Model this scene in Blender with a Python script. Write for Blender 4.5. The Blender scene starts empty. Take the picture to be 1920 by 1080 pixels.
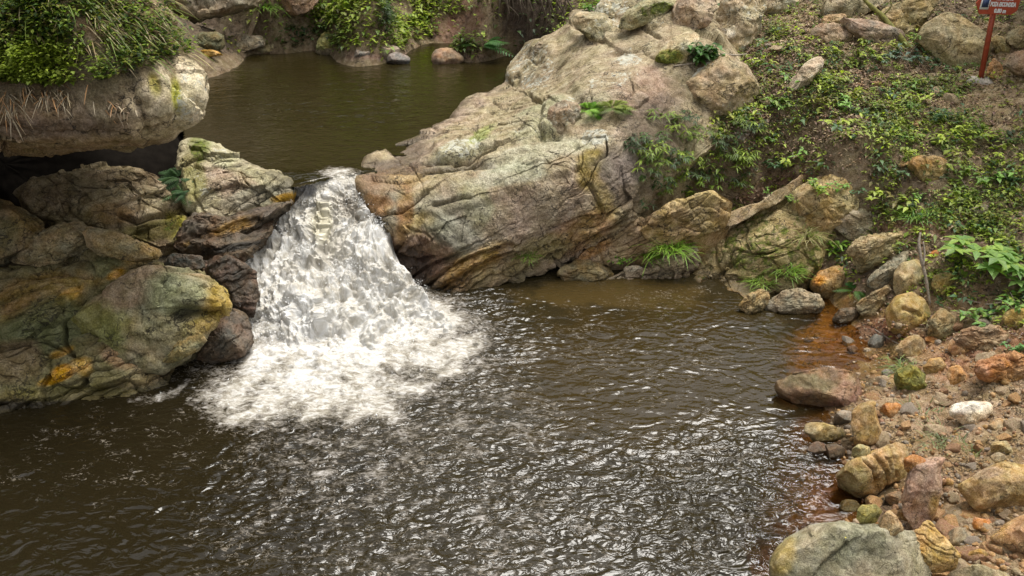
import bpy, math, random
import numpy as np
R = math.radians
scene = bpy.context.scene
COL = scene.collection
# ------------------------------------------------------------------ camera
CH, PITCH, FPX = 6.0, R(30.0), 1507.0
cam_d = bpy.data.cameras.new('camera'); cam = bpy.data.objects.new('camera', cam_d); COL.objects.link(cam)
cam.location = (0, 0, CH); cam.rotation_euler = (math.pi/2 - PITCH, 0, 0)
cam_d.sensor_width = 36; cam_d.lens = 36*FPX/1920; cam_d.clip_start = .05; cam_d.clip_end = 500
scene.camera = cam
# ------------------------------------------------------------------ world, sun
SUN_EL, SUN_AZ = R(68), R(48)          # azimuth from +Y towards +X
world = bpy.data.worlds.new('World'); scene.world = world; world.use_nodes = True
nt = world.node_tree; nt.nodes.clear()
sky = nt.nodes.new('ShaderNodeTexSky'); sky.sky_type = 'NISHITA'; sky.sun_disc = False
sky.sun_elevation = SUN_EL; sky.sun_rotation = SUN_AZ; sky.dust_density = 3.0; sky.air_density = 1.0
hs = nt.nodes.new('ShaderNodeHueSaturation'); hs.inputs['Saturation'].default_value = .12
bg = nt.nodes.new('ShaderNodeBackground'); bg.inputs['Strength'].default_value = .15
wo = nt.nodes.new('ShaderNodeOutputWorld')
nt.links.new(sky.outputs[0], hs.inputs['Color']); nt.links.new(hs.outputs[0], bg.inputs['Color']); nt.links.new(bg.outputs[0], wo.inputs[0])
sl = bpy.data.lights.new('sun', 'SUN'); sl.energy = 2.9; sl.angle = R(34); sl.color = (1, .96, .89)
so = bpy.data.objects.new('sun', sl); COL.objects.link(so)
sd = np.array([math.sin(SUN_AZ)*math.cos(SUN_EL), math.cos(SUN_AZ)*math.cos(SUN_EL), math.sin(SUN_EL)])
from mathutils import Vector
so.rotation_euler = Vector(sd).to_track_quat('Z', 'Y').to_euler(); so.location = (0, 0, 20)
scene.view_settings.view_transform = 'Standard'; scene.view_settings.look = 'None'
scene.view_settings.exposure = 0.53; scene.view_settings.gamma = 1
# ------------------------------------------------------------------ numpy helpers
cP, sP = math.cos(PITCH), math.sin(PITCH)
FWD = np.array([0, cP, -sP]); UP = np.array([0, sP, cP]); RT = np.array([1., 0, 0])
def rays(px, py):
    u = (np.asarray(px, float)-960)/FPX; v = (540-np.asarray(py, float))/FPX
    return u[..., None]*RT + v[..., None]*UP + FWD
def Wz(px, py, z):
    d = rays(px, py); t = (np.asarray(z, float)-CH)/d[..., 2]
    return np.array([0, 0, CH]) + d*t[..., None]
def WY(px, py, Y):
    d = rays(px, py); t = np.asarray(Y, float)/d[..., 1]
    return np.array([0, 0, CH]) + d*t[..., None]
def proj(P):
    q = P - np.array([0, 0, CH]); w = q@FWD; w = np.where(w < .05, .05, w)
    return 960+FPX*(q@RT)/w, 540-FPX*(q@UP)/w
def _h(i, j, k, s):
    h = (i.astype(np.uint32)*np.uint32(374761393) + j.astype(np.uint32)*np.uint32(668265263)
         + k.astype(np.uint32)*np.uint32(2246822519) + np.uint32((s*3266489917) & 0xffffffff))
    h ^= h >> np.uint32(15); h *= np.uint32(2246822519); h ^= h >> np.uint32(13); h *= np.uint32(3266489917); h ^= h >> np.uint32(16)
    return h
def perlin(P, s=0):
    P = np.asarray(P, float); f = np.floor(P); I = f.astype(np.int64); t = P-f
    w = t*t*t*(t*(t*6-15)+10); out = 0
    for dx in (0, 1):
        for dy in (0, 1):
            for dz in (0, 1):
                h = _h(I[:, 0]+dx, I[:, 1]+dy, I[:, 2]+dz, s)
                g = (((h & 1023).astype(float)/511.5-1)*(t[:, 0]-dx) + (((h >> np.uint32(10)) & 1023).astype(float)/511.5-1)*(t[:, 1]-dy)
                     + (((h >> np.uint32(20)) & 1023).astype(float)/511.5-1)*(t[:, 2]-dz))
                ww = (w[:, 0] if dx else 1-w[:, 0])*(w[:, 1] if dy else 1-w[:, 1])*(w[:, 2] if dz else 1-w[:, 2])
                out = out + ww*g
    return out*1.3
def fbm(P, s=0, o=4, g=.5, l=2.03):
    a, r, P = 1., 0, np.asarray(P, float)
    for k in range(o):
        r = r + a*perlin(P, s+k*17); a *= g; P = P*l
    return r
def ridged(P, s=0, o=4, g=.5, l=2.03):
    a, r, P = 1., 0, np.asarray(P, float)
    for k in range(o):
        r = r + a*(1-2*np.abs(perlin(P, s+k*17))); a *= g; P = P*l
    return r
def worley(P, s=0):
    """F1, F2 and a random value of the nearest cell"""
    P = np.asarray(P, float); I = np.floor(P).astype(np.int64)
    f1 = np.full(len(P), 9.); f2 = np.full(len(P), 9.); cid = np.zeros(len(P))
    for dx in (-1, 0, 1):
        for dy in (-1, 0, 1):
            for dz in (-1, 0, 1):
                a, b, c = I[:, 0]+dx, I[:, 1]+dy, I[:, 2]+dz
                h = _h(a, b, c, s)
                d = np.sqrt((a+(h & 1023)/1023.-P[:, 0])**2 + (b+((h >> np.uint32(10)) & 1023)/1023.-P[:, 1])**2 + (c+((h >> np.uint32(20)) & 1023)/1023.-P[:, 2])**2)
                n = d < f1
                f2 = np.where(n, f1, np.minimum(f2, d)); cid = np.where(n, (h >> np.uint32(7)) % 997/997., cid); f1 = np.where(n, d, f1)
    return f1, f2, cid
def facet(P, s=0, k=1.):
    """fractured-block relief: every cell of a jittered lattice carries its own tilted face"""
    P = np.asarray(P, float); I = np.floor(P).astype(np.int64); f1 = np.full(len(P), 9.); f2 = f1.copy(); out = np.zeros(len(P))
    for dx in (-1, 0, 1):
        for dy in (-1, 0, 1):
            for dz in (-1, 0, 1):
                a, b, c = I[:, 0]+dx, I[:, 1]+dy, I[:, 2]+dz; h = _h(a, b, c, s); g = _h(a, b, c, s+7)
                q = P-np.stack([a+(h & 1023)/1023., b+((h >> np.uint32(10)) & 1023)/1023., c+((h >> np.uint32(20)) & 1023)/1023.], 1); d = np.sqrt((q**2).sum(1))
                v = q[:, 0]*((g & 1023)/511.5-1)+q[:, 1]*(((g >> np.uint32(10)) & 1023)/511.5-1)+q[:, 2]*(((g >> np.uint32(20)) & 1023)/511.5-1)+.35*((h >> np.uint32(5)) % 512/256.-1)
                n = d < f1; f2 = np.where(n, f1, np.minimum(f2, d)); out = np.where(n, v, out); f1 = np.where(n, d, f1)
    return out*k-.25*np.exp(-((f2-f1)/.05)**2)
def ss(a, b, x):
    t = np.clip((x-a)/(b-a), 0, 1); return t*t*(3-2*t)
class RBF:
    def __init__(s, pts, val, c=.3):
        s.p = np.asarray(pts, float); s.c = c; v = np.asarray(val, float); n = len(s.p)
        A = np.zeros((n+3, n+3)); d = s.p[:, None]-s.p[None]; A[:n, :n] = np.sqrt((d**2).sum(-1)+c*c)
        A[:n, n] = 1; A[:n, n+1:] = s.p; A[n, :n] = 1; A[n+1:, :n] = s.p.T
        A[:n, :n] += np.eye(n)*-1e-3
        s.w = np.linalg.solve(A, np.concatenate([v, np.zeros(3)]))
    def __call__(s, q):
        q = np.asarray(q, float); out = np.empty(len(q)); n = len(s.p)
        for i in range(0, len(q), 20000):
            b = q[i:i+20000]; r2 = (b[:, None, 0]-s.p[None, :, 0])**2+(b[:, None, 1]-s.p[None, :, 1])**2
            out[i:i+20000] = np.sqrt(r2+s.c*s.c)@s.w[:n] + s.w[n] + b@s.w[n+1:]
        return out
# ------------------------------------------------------------------ objects
def props(o, label=None, cat=None, group=None, kind=None):
    if label: o['label'] = label
    if cat: o['category'] = cat
    if group: o['group'] = group
    if kind: o['kind'] = kind
    return o
def mesh_obj(name, V, F, mat, parent=None, col=None, aux=None, smooth=True, sharp=0):
    """V Nx3; F Mx4 quads (or list of arrays of faces)"""
    me = bpy.data.meshes.new(name); V = np.asarray(V, np.float32)
    FL = F if isinstance(F, list) else [F]
    me.vertices.add(len(V)); me.vertices.foreach_set('co', V.ravel())
    loops = np.concatenate([np.asarray(f, np.int32).ravel() for f in FL])
    tot = np.concatenate([np.full(len(f), np.asarray(f).shape[1], np.int32) for f in FL])
    st = np.concatenate([[0], np.cumsum(tot)[:-1]]).astype(np.int32)
    me.loops.add(len(loops)); me.loops.foreach_set('vertex_index', loops)
    me.polygons.add(len(tot)); me.polygons.foreach_set('loop_start', st); me.polygons.foreach_set('loop_total', tot)
    me.update(calc_edges=True)
    if smooth: me.polygons.foreach_set('use_smooth', np.ones(len(tot), bool))
    for nm, a in (('Col', col), ('Aux', aux)):
        if a is not None:
            a = np.asarray(a, float)
            if a.ndim == 1: a = np.tile(a, (len(V), 1))
            at = me.attributes.new(nm, 'FLOAT_COLOR', 'POINT')
            at.data.foreach_set('color', np.c_[a, np.ones(len(V))].astype(np.float32).ravel())
    me.validate(); me.materials.append(mat)
    if sharp: me.set_sharp_from_angle(angle=R(sharp))
    o = bpy.data.objects.new(name, me); COL.objects.link(o)
    if parent is not None: o.parent = parent
    return o
def empty(name, loc=(0, 0, 0)):
    o = bpy.data.objects.new(name, None); o.empty_display_size = .1; o.location = loc; COL.objects.link(o); return o
def gridF(n, m, wrap=False):
    i = np.arange(n-1)[:, None]; j = np.arange(m if wrap else m-1)[None]; j2 = (j+1) % m
    return np.stack([i*m+j, i*m+j2, (i+1)*m+j2, (i+1)*m+j], -1).reshape(-1, 4)
def norms(V, F):
    a = np.cross(V[F[:, 2]]-V[F[:, 0]], V[F[:, 3]]-V[F[:, 1]]); N = np.zeros_like(V)
    for k in range(4): np.add.at(N, F[:, k], a)
    return N/(np.linalg.norm(N, axis=1)[:, None]+1e-12)
def paint(P, px, py, base, blobs, seed=0, ns=2.2, namp=.45, aux=None):
    """regions of differing mineral, lichen, moss, damp or painted shade on a surface; ragged edges by noise.
    blob = (px,py,rx,ry,rot_deg,value,strength); value rgb, or (channel, amount) for aux"""
    C = np.tile(np.asarray(base, float), (len(P), 1)) if np.ndim(base) == 1 else np.array(base, float)
    n1 = fbm(P*ns, seed+5, 4, .6); A = np.zeros((len(P), 3)) if aux is None else aux
    for b in blobs:
        x, y, rx, ry, rot, val, st = b; c, s = math.cos(R(rot)), math.sin(R(rot))
        dx, dy = px-x, py-y; d = np.sqrt(((dx*c+dy*s)/rx)**2+((-dx*s+dy*c)/ry)**2)
        w = ss(1.25, .65, d+n1*namp)*st
        if isinstance(val, str):
            k = 'lmw'.index(val); A[:, k] = np.maximum(A[:, k], w)
        else: C += (np.asarray(val)-C)*w[:, None]
    return C, A
# ------------------------------------------------------------------ materials
def newmat(name):
    m = bpy.data.materials.new(name); m.use_nodes = True; t = m.node_tree; t.nodes.clear()
    o = t.nodes.new('ShaderNodeOutputMaterial'); return m, t, o
class NB:
    def __init__(s, t): s.t = t
    def n(s, ty, **k):
        x = s.t.nodes.new('ShaderNode'+ty)
        for a, b in k.items():
            if a[0] == '_': setattr(x, a[1:], b)
            else: s.set(x.inputs[a.replace('__', ' ')], b)
        return x
    def set(s, i, v):
        if isinstance(v, bpy.types.NodeSocket): s.t.links.new(v, i)
        else:
            if hasattr(i.default_value, '__len__') and not hasattr(v, '__len__'): v = [v]*len(i.default_value)
            if hasattr(v, '__len__') and len(v) == 3 and len(i.default_value) == 4: v = list(v)+[1]
            i.default_value = v
    def math(s, op, a, b=0., c=None, clamp=False):
        x = s.t.nodes.new('ShaderNodeMath'); x.operation = op; x.use_clamp = clamp; s.set(x.inputs[0], a); s.set(x.inputs[1], b)
        if c is not None: s.set(x.inputs[2], c)
        return x.outputs[0]
    def mix(s, f, a, b, mode='MIX'):
        x = s.t.nodes.new('ShaderNodeMix'); x.data_type = 'RGBA'; x.blend_type = mode
        s.set(x.inputs[0], f); s.set(x.inputs[6], a); s.set(x.inputs[7], b); return x.outputs[2]
    def ramp(s, f, a, b, lo=0., hi=1.):
        x = s.t.nodes.new('ShaderNodeMapRange'); x.interpolation_type = 'SMOOTHSTEP'
        s.set(x.inputs[0], f); s.set(x.inputs[1], a); s.set(x.inputs[2], b); s.set(x.inputs[3], lo); s.set(x.inputs[4], hi); return x.outputs[0]
    def noise(s, co, scale, det=4, rough=.55, dist=0):
        x = s.t.nodes.new('ShaderNodeTexNoise'); s.set(x.inputs['Vector'], co); x.inputs['Scale'].default_value = scale
        x.inputs['Detail'].default_value = det; x.inputs['Roughness'].default_value = rough; x.inputs['Distortion'].default_value = dist
        return x.outputs[0]
def rock_material(name='rock', fine=1., bump=1., rough=.85, speck=1.):
    m, t, out = newmat(name); b = NB(t)
    co = b.n('TexCoord').outputs['Object']
    col = b.n('Attribute', _attribute_name='Col').outputs['Color']
    ax = b.n('SeparateColor', Color=b.n('Attribute', _attribute_name='Aux').outputs['Color'])
    lich, moss, wet = ax.outputs[0], ax.outputs[1], ax.outputs[2]
    n1 = b.noise(co, 6*fine, 8, .7); n2 = b.noise(co, 48*fine, 6, .75, .4); n3 = b.noise(co, 2.3*fine, 5, .6)
    f = b.math('MULTIPLY', b.ramp(n1, .3, .72, .62, 1.32), b.ramp(n2, .3, .7, .58, 1.38))
    c = b.mix(1, col, b.n('CombineColor', Red=f, Green=f, Blue=f).outputs[0], 'MULTIPLY')
    hue = b.n('HueSaturation', Color=c, Hue=b.ramp(n3, .3, .7, .488, .512), Saturation=b.ramp(n1, .3, .7, 1.16, .86)).outputs[0]
    # pale crustose lichen in small ragged patches
    ln = b.math('ADD', b.noise(co, 14*fine, 7, .72, .6), b.math('MULTIPLY', b.noise(co, 3.7, 3, .5), .45))
    lm = b.ramp(b.math('SUBTRACT', ln, b.math('SUBTRACT', 1.12, b.math('MULTIPLY', lich, .52))), 0, .10)
    lm = b.math('MULTIPLY', lm, b.ramp(lich, .02, .15))
    c2 = b.mix(b.math('MULTIPLY', lm, .85), hue, b.mix(n2, (.33, .34, .25), (.66, .64, .56)))
    # hairline joints
    wv = b.n('VectorMath', _operation='ADD'); t.links.new(co, wv.inputs[0]); wn = b.n('TexNoise', Vector=co, Scale=3.5, Detail=5.)
    t.links.new(wn.outputs['Color'], wv.inputs[1]); mp = b.n('Mapping', Vector=wv.outputs[0], Rotation=(.5, .35, .45), Scale=(.8, 1.5, 2.6)).outputs[0]
    ve = b.n('TexVoronoi', _feature='DISTANCE_TO_EDGE', Vector=mp, Scale=1.7*fine).outputs['Distance']
    jm = b.math('MULTIPLY', b.ramp(ve, .030, .004), b.ramp(b.noise(co, 1.9, 3, .6), .44, .56))
    c2 = b.mix(b.math('MULTIPLY', jm, .75), c2, (.03, .024, .018))
    # dark specks
    dk = b.ramp(b.noise(co, 60*fine, 4, .8), .62, .75, 0, .5*speck)
    c3 = b.mix(dk, c2, (.035, .03, .022))
    mn = b.math('ADD', b.noise(co, 9, 7, .7, .5), b.math('MULTIPLY', b.noise(co, 2.5, 3), .4))
    mm = b.ramp(b.math('SUBTRACT', mn, b.math('SUBTRACT', 1.16, b.math('MULTIPLY', moss, .62))), 0, .16)
    mm = b.math('MULTIPLY', mm, b.ramp(moss, .02, .15))
    c4 = b.mix(b.math('MULTIPLY', mm, .92), c3, b.mix(b.ramp(b.noise(co, 25, 4, .7), .35, .65), (.045, .065, .008), (.17, .20, .02)))
    c5 = b.mix(b.math('MULTIPLY', wet, .85), c4, b.mix(1, c4, (.34, .32, .30), 'MULTIPLY'))
    h = b.math('ADD', b.math('MULTIPLY', n1, .6), b.math('ADD', b.math('MULTIPLY', n2, .26), b.math('SUBTRACT', b.math('MULTIPLY', mm, .25), b.math('MULTIPLY', jm, .5))))
    bp = b.n('Bump', Strength=.9*bump, Distance=.05, Height=h)
    ro = b.math('SUBTRACT', rough, b.math('MULTIPLY', wet, .55))
    p = b.n('BsdfPrincipled', **{'Base__Color': c5, 'Roughness': ro, 'Normal': bp.outputs[0], 'Specular__IOR__Level': .35})
    t.links.new(p.outputs[0], out.inputs[0]); return m
def leaf_material(name='leaf', trans=.35, rough=.5):
    m, t, out = newmat(name); b = NB(t)
    col = b.n('Attribute', _attribute_name='Col').outputs['Color']
    n = b.noise(b.n('TexCoord').outputs['Object'], 40, 3)
    c = b.mix(.35, col, b.mix(1, col, b.n('CombineColor', Red=b.ramp(n, .3, .7, .5, 1.6), Green=b.ramp(n, .3, .7, .5, 1.5), Blue=b.ramp(n, .3, .7, .6, 1.3)).outputs[0], 'MULTIPLY'))
    p = b.n('BsdfPrincipled', **{'Base__Color': c, 'Roughness': rough, 'Specular__IOR__Level': .35})
    tr = b.n('BsdfTranslucent', Color=b.mix(1, c, (1.3, 1.5, .6), 'MULTIPLY'))
    ms = b.n('MixShader'); ms.inputs[0].default_value = trans
    t.links.new(p.outputs[0], ms.inputs[1]); t.links.new(tr.outputs[0], ms.inputs[2]); t.links.new(ms.outputs[0], out.inputs[0]); return m
def plain_material(name, col, rough=.7, vary=.25, scale=20, bump=.3):
    m, t, out = newmat(name); b = NB(t); co = b.n('TexCoord').outputs['Object']; n = b.noise(co, scale, 6, .7)
    c = b.mix(b.ramp(n, .3, .7), [x*(1-vary) for x in col], [min(1, x*(1+vary)) for x in col])
    p = b.n('BsdfPrincipled', **{'Base__Color': c, 'Roughness': rough, 'Normal': b.n('Bump', Strength=bump, Distance=.01, Height=n).outputs[0]})
    t.links.new(p.outputs[0], out.inputs[0]); return m
M_ROCK = rock_material('weathered_rock')
M_GROUND = rock_material('soil', 1.6, 1.3, .95, .6)
M_STONE = rock_material('bank_stone', 2.0, .7, .8, .5)
M_LEAF = leaf_material('leaf')
M_DRY = leaf_material('dry_leaf', .12, .8)
M_BARK = plain_material('bark', (.10, .075, .05), .9, .4, 30, .6)
M_TWIG = plain_material('twig', (.30, .25, .19), .8, .35, 40, .4)
# ------------------------------------------------------------------ ground sheet (bed of both pools, banks, hillside)
gp = []   # world control points (X, Y, z)
def gz(lst):
    for px, py, z in lst: w = Wz(px, py, z); gp.append((w[0], w[1], z))
gz([(300,900,-.8),(800,900,-.8),(1150,900,-.7),(700,750,-.8),(1200,700,-.7),(1000,620,-.7),(100,860,-.7),(600,1080,-.8),(1150,1080,-.6),(1250,610,-.55),
    (-400,1000,-.6),(700,1400,-.8),(200,1200,-.8),(560,680,-.7),(900,800,-.8),(-200,860,-.5),
    (1450,640,-.28),(1560,650,-.07),(1400,700,-.4),(1480,690,-.17),(1520,900,-.16),(1420,910,-.24),(1440,800,-.3),(1400,1000,-.25),(1300,850,-.5),(1330,1000,-.45),(1560,960,-.06),
    (1640,640,.02),(1620,700,.03),(1560,770,.02),(1590,850,.02),(1640,930,.04),(1600,1000,.06),(1480,1090,.0),
    (1750,640,.25),(1750,700,.2),(1750,800,.2),(1750,900,.22),(1750,1000,.22),(1900,620,.62),(1900,750,.42),(1900,900,.38),(1900,1050,.35),
    (2200,600,1.2),(2200,900,.9),(2200,1300,.8),(1700,1300,.25),(2600,800,2.),
    (1700,470,.8),(1850,500,.95),(1900,400,1.35),(1700,350,1.4),(1850,300,1.75),(1550,300,1.6),(1600,200,2.1),(1750,200,2.15),(1840,155,2.35),
    (1900,100,2.6),(1700,100,2.6),(1500,180,2.2),(1450,100,2.55),(1500,0,3.05),(1700,0,3.15),(1900,0,3.2),(1300,200,1.75),(1400,300,1.4),(1350,400,.58),
    (1250,450,.08),(1220,400,.5),(1270,330,1.1),(1190,440,.25),(1200,480,-.1),(1350,520,-.3),(1330,470,0.),(1400,490,0.),(1500,570,-.15),(1450,450,.15),(1600,450,.6),(1600,580,.08),(1500,-150,4.0),(1900,-150,4.1),(2400,0,4),(2500,300,2.8),
    (1100,300,1.2),(1000,400,.4),(1100,200,1.7),(1200,100,2.2),(1300,50,2.5),(1100,100,2.0),(900,350,.8),(850,280,1.1),(1150,420,.4),(1100,30,2.3),
    (600,150,.9),(500,220,.9),(800,150,.9),(600,250,1.0),(450,120,1.0),(700,250,1.1),(900,120,1.),
    (380,97,1.5),(500,100,1.5),(620,104,1.5),(740,113,1.5),(860,113,1.5),(960,104,1.5),(400,60,2.0),(500,50,2.05),(620,60,1.95),(740,70,1.9),(860,70,1.9),(960,60,2.0),(1000,40,2.2),
    (500,0,2.6),(700,0,2.7),(900,0,2.7),(300,50,2.4),
    (200,340,.9),(50,370,.8),(-200,400,1.4),(-400,200,3.0),(-300,700,.4),(-500,800,.5),(-900,700,1.6),(250,200,1.6),(0,100,2.6),(280,140,1.7),
    (600,340,1.1),(600,450,.2),(620,560,-.4),(500,450,.2),(420,600,-.1),(300,560,.4),(1250,330,1.1),(1300,380,.75),(1220,290,1.35),(150,560,.5),(50,620,.3),(100,720,-.1),(250,700,-.1),(400,400,.8),(150,400,1.0),(0,460,.9)])
for X in (-14, -9, -5, -1, 3):
    gp += [(X, 22.5, 4.6+.1*abs(X)), (X, 26, 8.), (X, 31, 11.5)]
gp += [(8, 24, 6.5), (14, 24, 7.5), (9, 31, 9.5), (16, 31, 10), (16, 14, 6), (16, 6, 4), (16, -4, 4), (10, -4, 2.2), (5.5, 1, .5), (4, -4, .2), (0, 1, -.8), (0, -4, -.8), (-4, 1, -.8), (-5, -4, -.6), (-8.5, 2, .3), (-12, 0, 2.5), (-15, 8, 4.5), (-12, 14, 4), (-15, 20, 5), (-9, -4, .5), (-7, 17.5, 2.5), (-5.5, 19, 2.6)]
gp = np.array(gp); G = RBF(gp[:, :2], gp[:, 2], .25)
def axis(segs):
    out = [segs[0][0]]
    for a, b, s in segs: out += list(np.linspace(a, b, max(2, int(round((b-a)/s))+1))[1:])
    return np.array(out)
gx = axis([(-16, -7, .4), (-7, 9, .042), (9, 18, .4)]); gy = axis([(-5, 4.4, .3), (4.4, 20, .042), (20, 32, .3)])
GX, GY = np.meshgrid(gx, gy); q = np.c_[GX.ravel(), GY.ravel()]; gzv = G(q)
P3 = np.c_[q, np.zeros(len(q))]
n_a = fbm(P3*1.1, 3, 4); n_b = fbm(P3*5, 9, 4, .6)
land = ss(-.3, .4, gzv-1.4*ss(11, 11.6, q[:, 1])*(q[:, 0] < 2))
gzv = gzv + .10*n_a*(.4+.6*land)*ss(.0, .5, np.abs(gzv)+.15) + .035*n_b
# clumpy clods on the eroded bank
rid = ridged(P3*3.2, 21, 4, .6)
rid2 = ridged(P3*8, 24, 3, .6); gzv += .02*rid2*ss(3.2, 4.2, q[:, 0])*ss(.03, .2, gzv)*ss(1.2, .8, gzv)
gzv += .06*(rid-.6)*ss(3.2, 4.2, q[:, 0])*ss(.05, .3, gzv)
Gzg = gzv.reshape(len(gy), len(gx))
def ground(X, Y):
    X = np.asarray(X, float); Y = np.asarray(Y, float)
    i = np.clip(np.searchsorted(gx, X)-1, 0, len(gx)-2); j = np.clip(np.searchsorted(gy, Y)-1, 0, len(gy)-2)
    u = np.clip((X-gx[i])/(gx[i+1]-gx[i]), 0, 1); v = np.clip((Y-gy[j])/(gy[j+1]-gy[j]), 0, 1)
    return (Gzg[j, i]*(1-u)+Gzg[j, i+1]*u)*(1-v)+(Gzg[j+1, i]*(1-u)+Gzg[j+1, i+1]*u)*v
PATCH = []      # finished surfaces other things can rest on: (px, py, Y)
def hit(px, py, use_patch=True):
    """world point where the surface seen at that place of the photograph lies"""
    d = rays(px, py); ts = np.arange(4.5, 40, .04); P = np.array([0, 0, CH])+d*ts[:, None]
    h = np.maximum(ground(P[:, 0], P[:, 1]), np.where(P[:, 1] > 11.2, 1.5 if px < 1000 else -9, 0.))
    k = np.argmax(P[:, 2] < h); best = P[k]
    if use_patch:
        for qx, qy, QP in PATCH:
            dd = (qx-px)**2+(qy-py)**2; i = np.argmin(dd)
            if dd[i] < 60 and QP[i, 1] < best[1]: best = QP[i]
    return best.copy()
GV = np.c_[q, gzv]; GF = gridF(len(gy), len(gx)); gpx, gpy = proj(GV)
HILL, BANK, TAN, BED = (.21, .155, .09), (.30, .20, .105), (.38, .28, .155), (.10, .065, .03)
gc, gaux = paint(GV, gpx, gpy, HILL, [
    (600, 800, 900, 290, 0, BED, 1), (1400, 850, 250, 300, 0, (.22, .11, .03), 1),
    (1800, 850, 260, 300, 0, BANK, 1), (1560, 650, 140, 90, 0, (.40, .235, .07), 1), (1470, 940, 130, 60, 0, (.36, .19, .05), .8),
    (1450, 860, 60, 40, 0, (.28, .13, .03), .7), (1850, 760, 200, 60, 0, (.36, .25, .145), .9), (1830, 660, 130, 45, 0, (.33, .18, .09), .9), (1650, 620, 60, 25, 0, (.38, .19, .10), 1),
    (1850, 190, 110, 60, 0, TAN, .9), (1880, 100, 100, 60, 10, TAN, .9), (1600, 60, 160, 40, 20, TAN, .7), (1720, 420, 90, 25, 0, (.33, .19, .11), .8),
    (1480, 340, 90, 18, -25, (.26, .15, .10), .9), (1400, 200, 60, 60, 0, (.12, .07, .05), .6), (860, 45, 50, 35, -20, (.21, .12, .075), .9), (640, 95, 60, 10, 0, (.25, .18, .12), .8),
    (780, 108, 120, 8, 0, (.28, .18, .13), .9), (380, 55, 110, 40, 0, (.12, .09, .06), .8), (1000, 20, 70, 80, 0, (.06, .04, .03), .9),
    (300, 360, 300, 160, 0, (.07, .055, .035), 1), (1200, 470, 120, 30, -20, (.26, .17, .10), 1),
    (850, 60, 120, 60, 0, 'm', .5), (620, 40, 120, 60, 0, 'm', .7), (200, 400, 300, 100, 0, 'm', .5)], seed=3)
gaux[:, 2] = np.maximum(gaux[:, 2], ss(.13, .0, np.abs(gzv)-.03)*(q[:, 1] < 11)*.95*(q[:, 0] > 2))
gaux[:, 1] = np.maximum(gaux[:, 1], .42*ss(3.5, 6, q[:, 1])*ss(.6, 1.4, gzv)*(q[:, 1] < 17))
ground_o = mesh_obj('ground', GV, GF, M_GROUND, col=gc, aux=gaux); props(ground_o, kind='structure')
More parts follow.
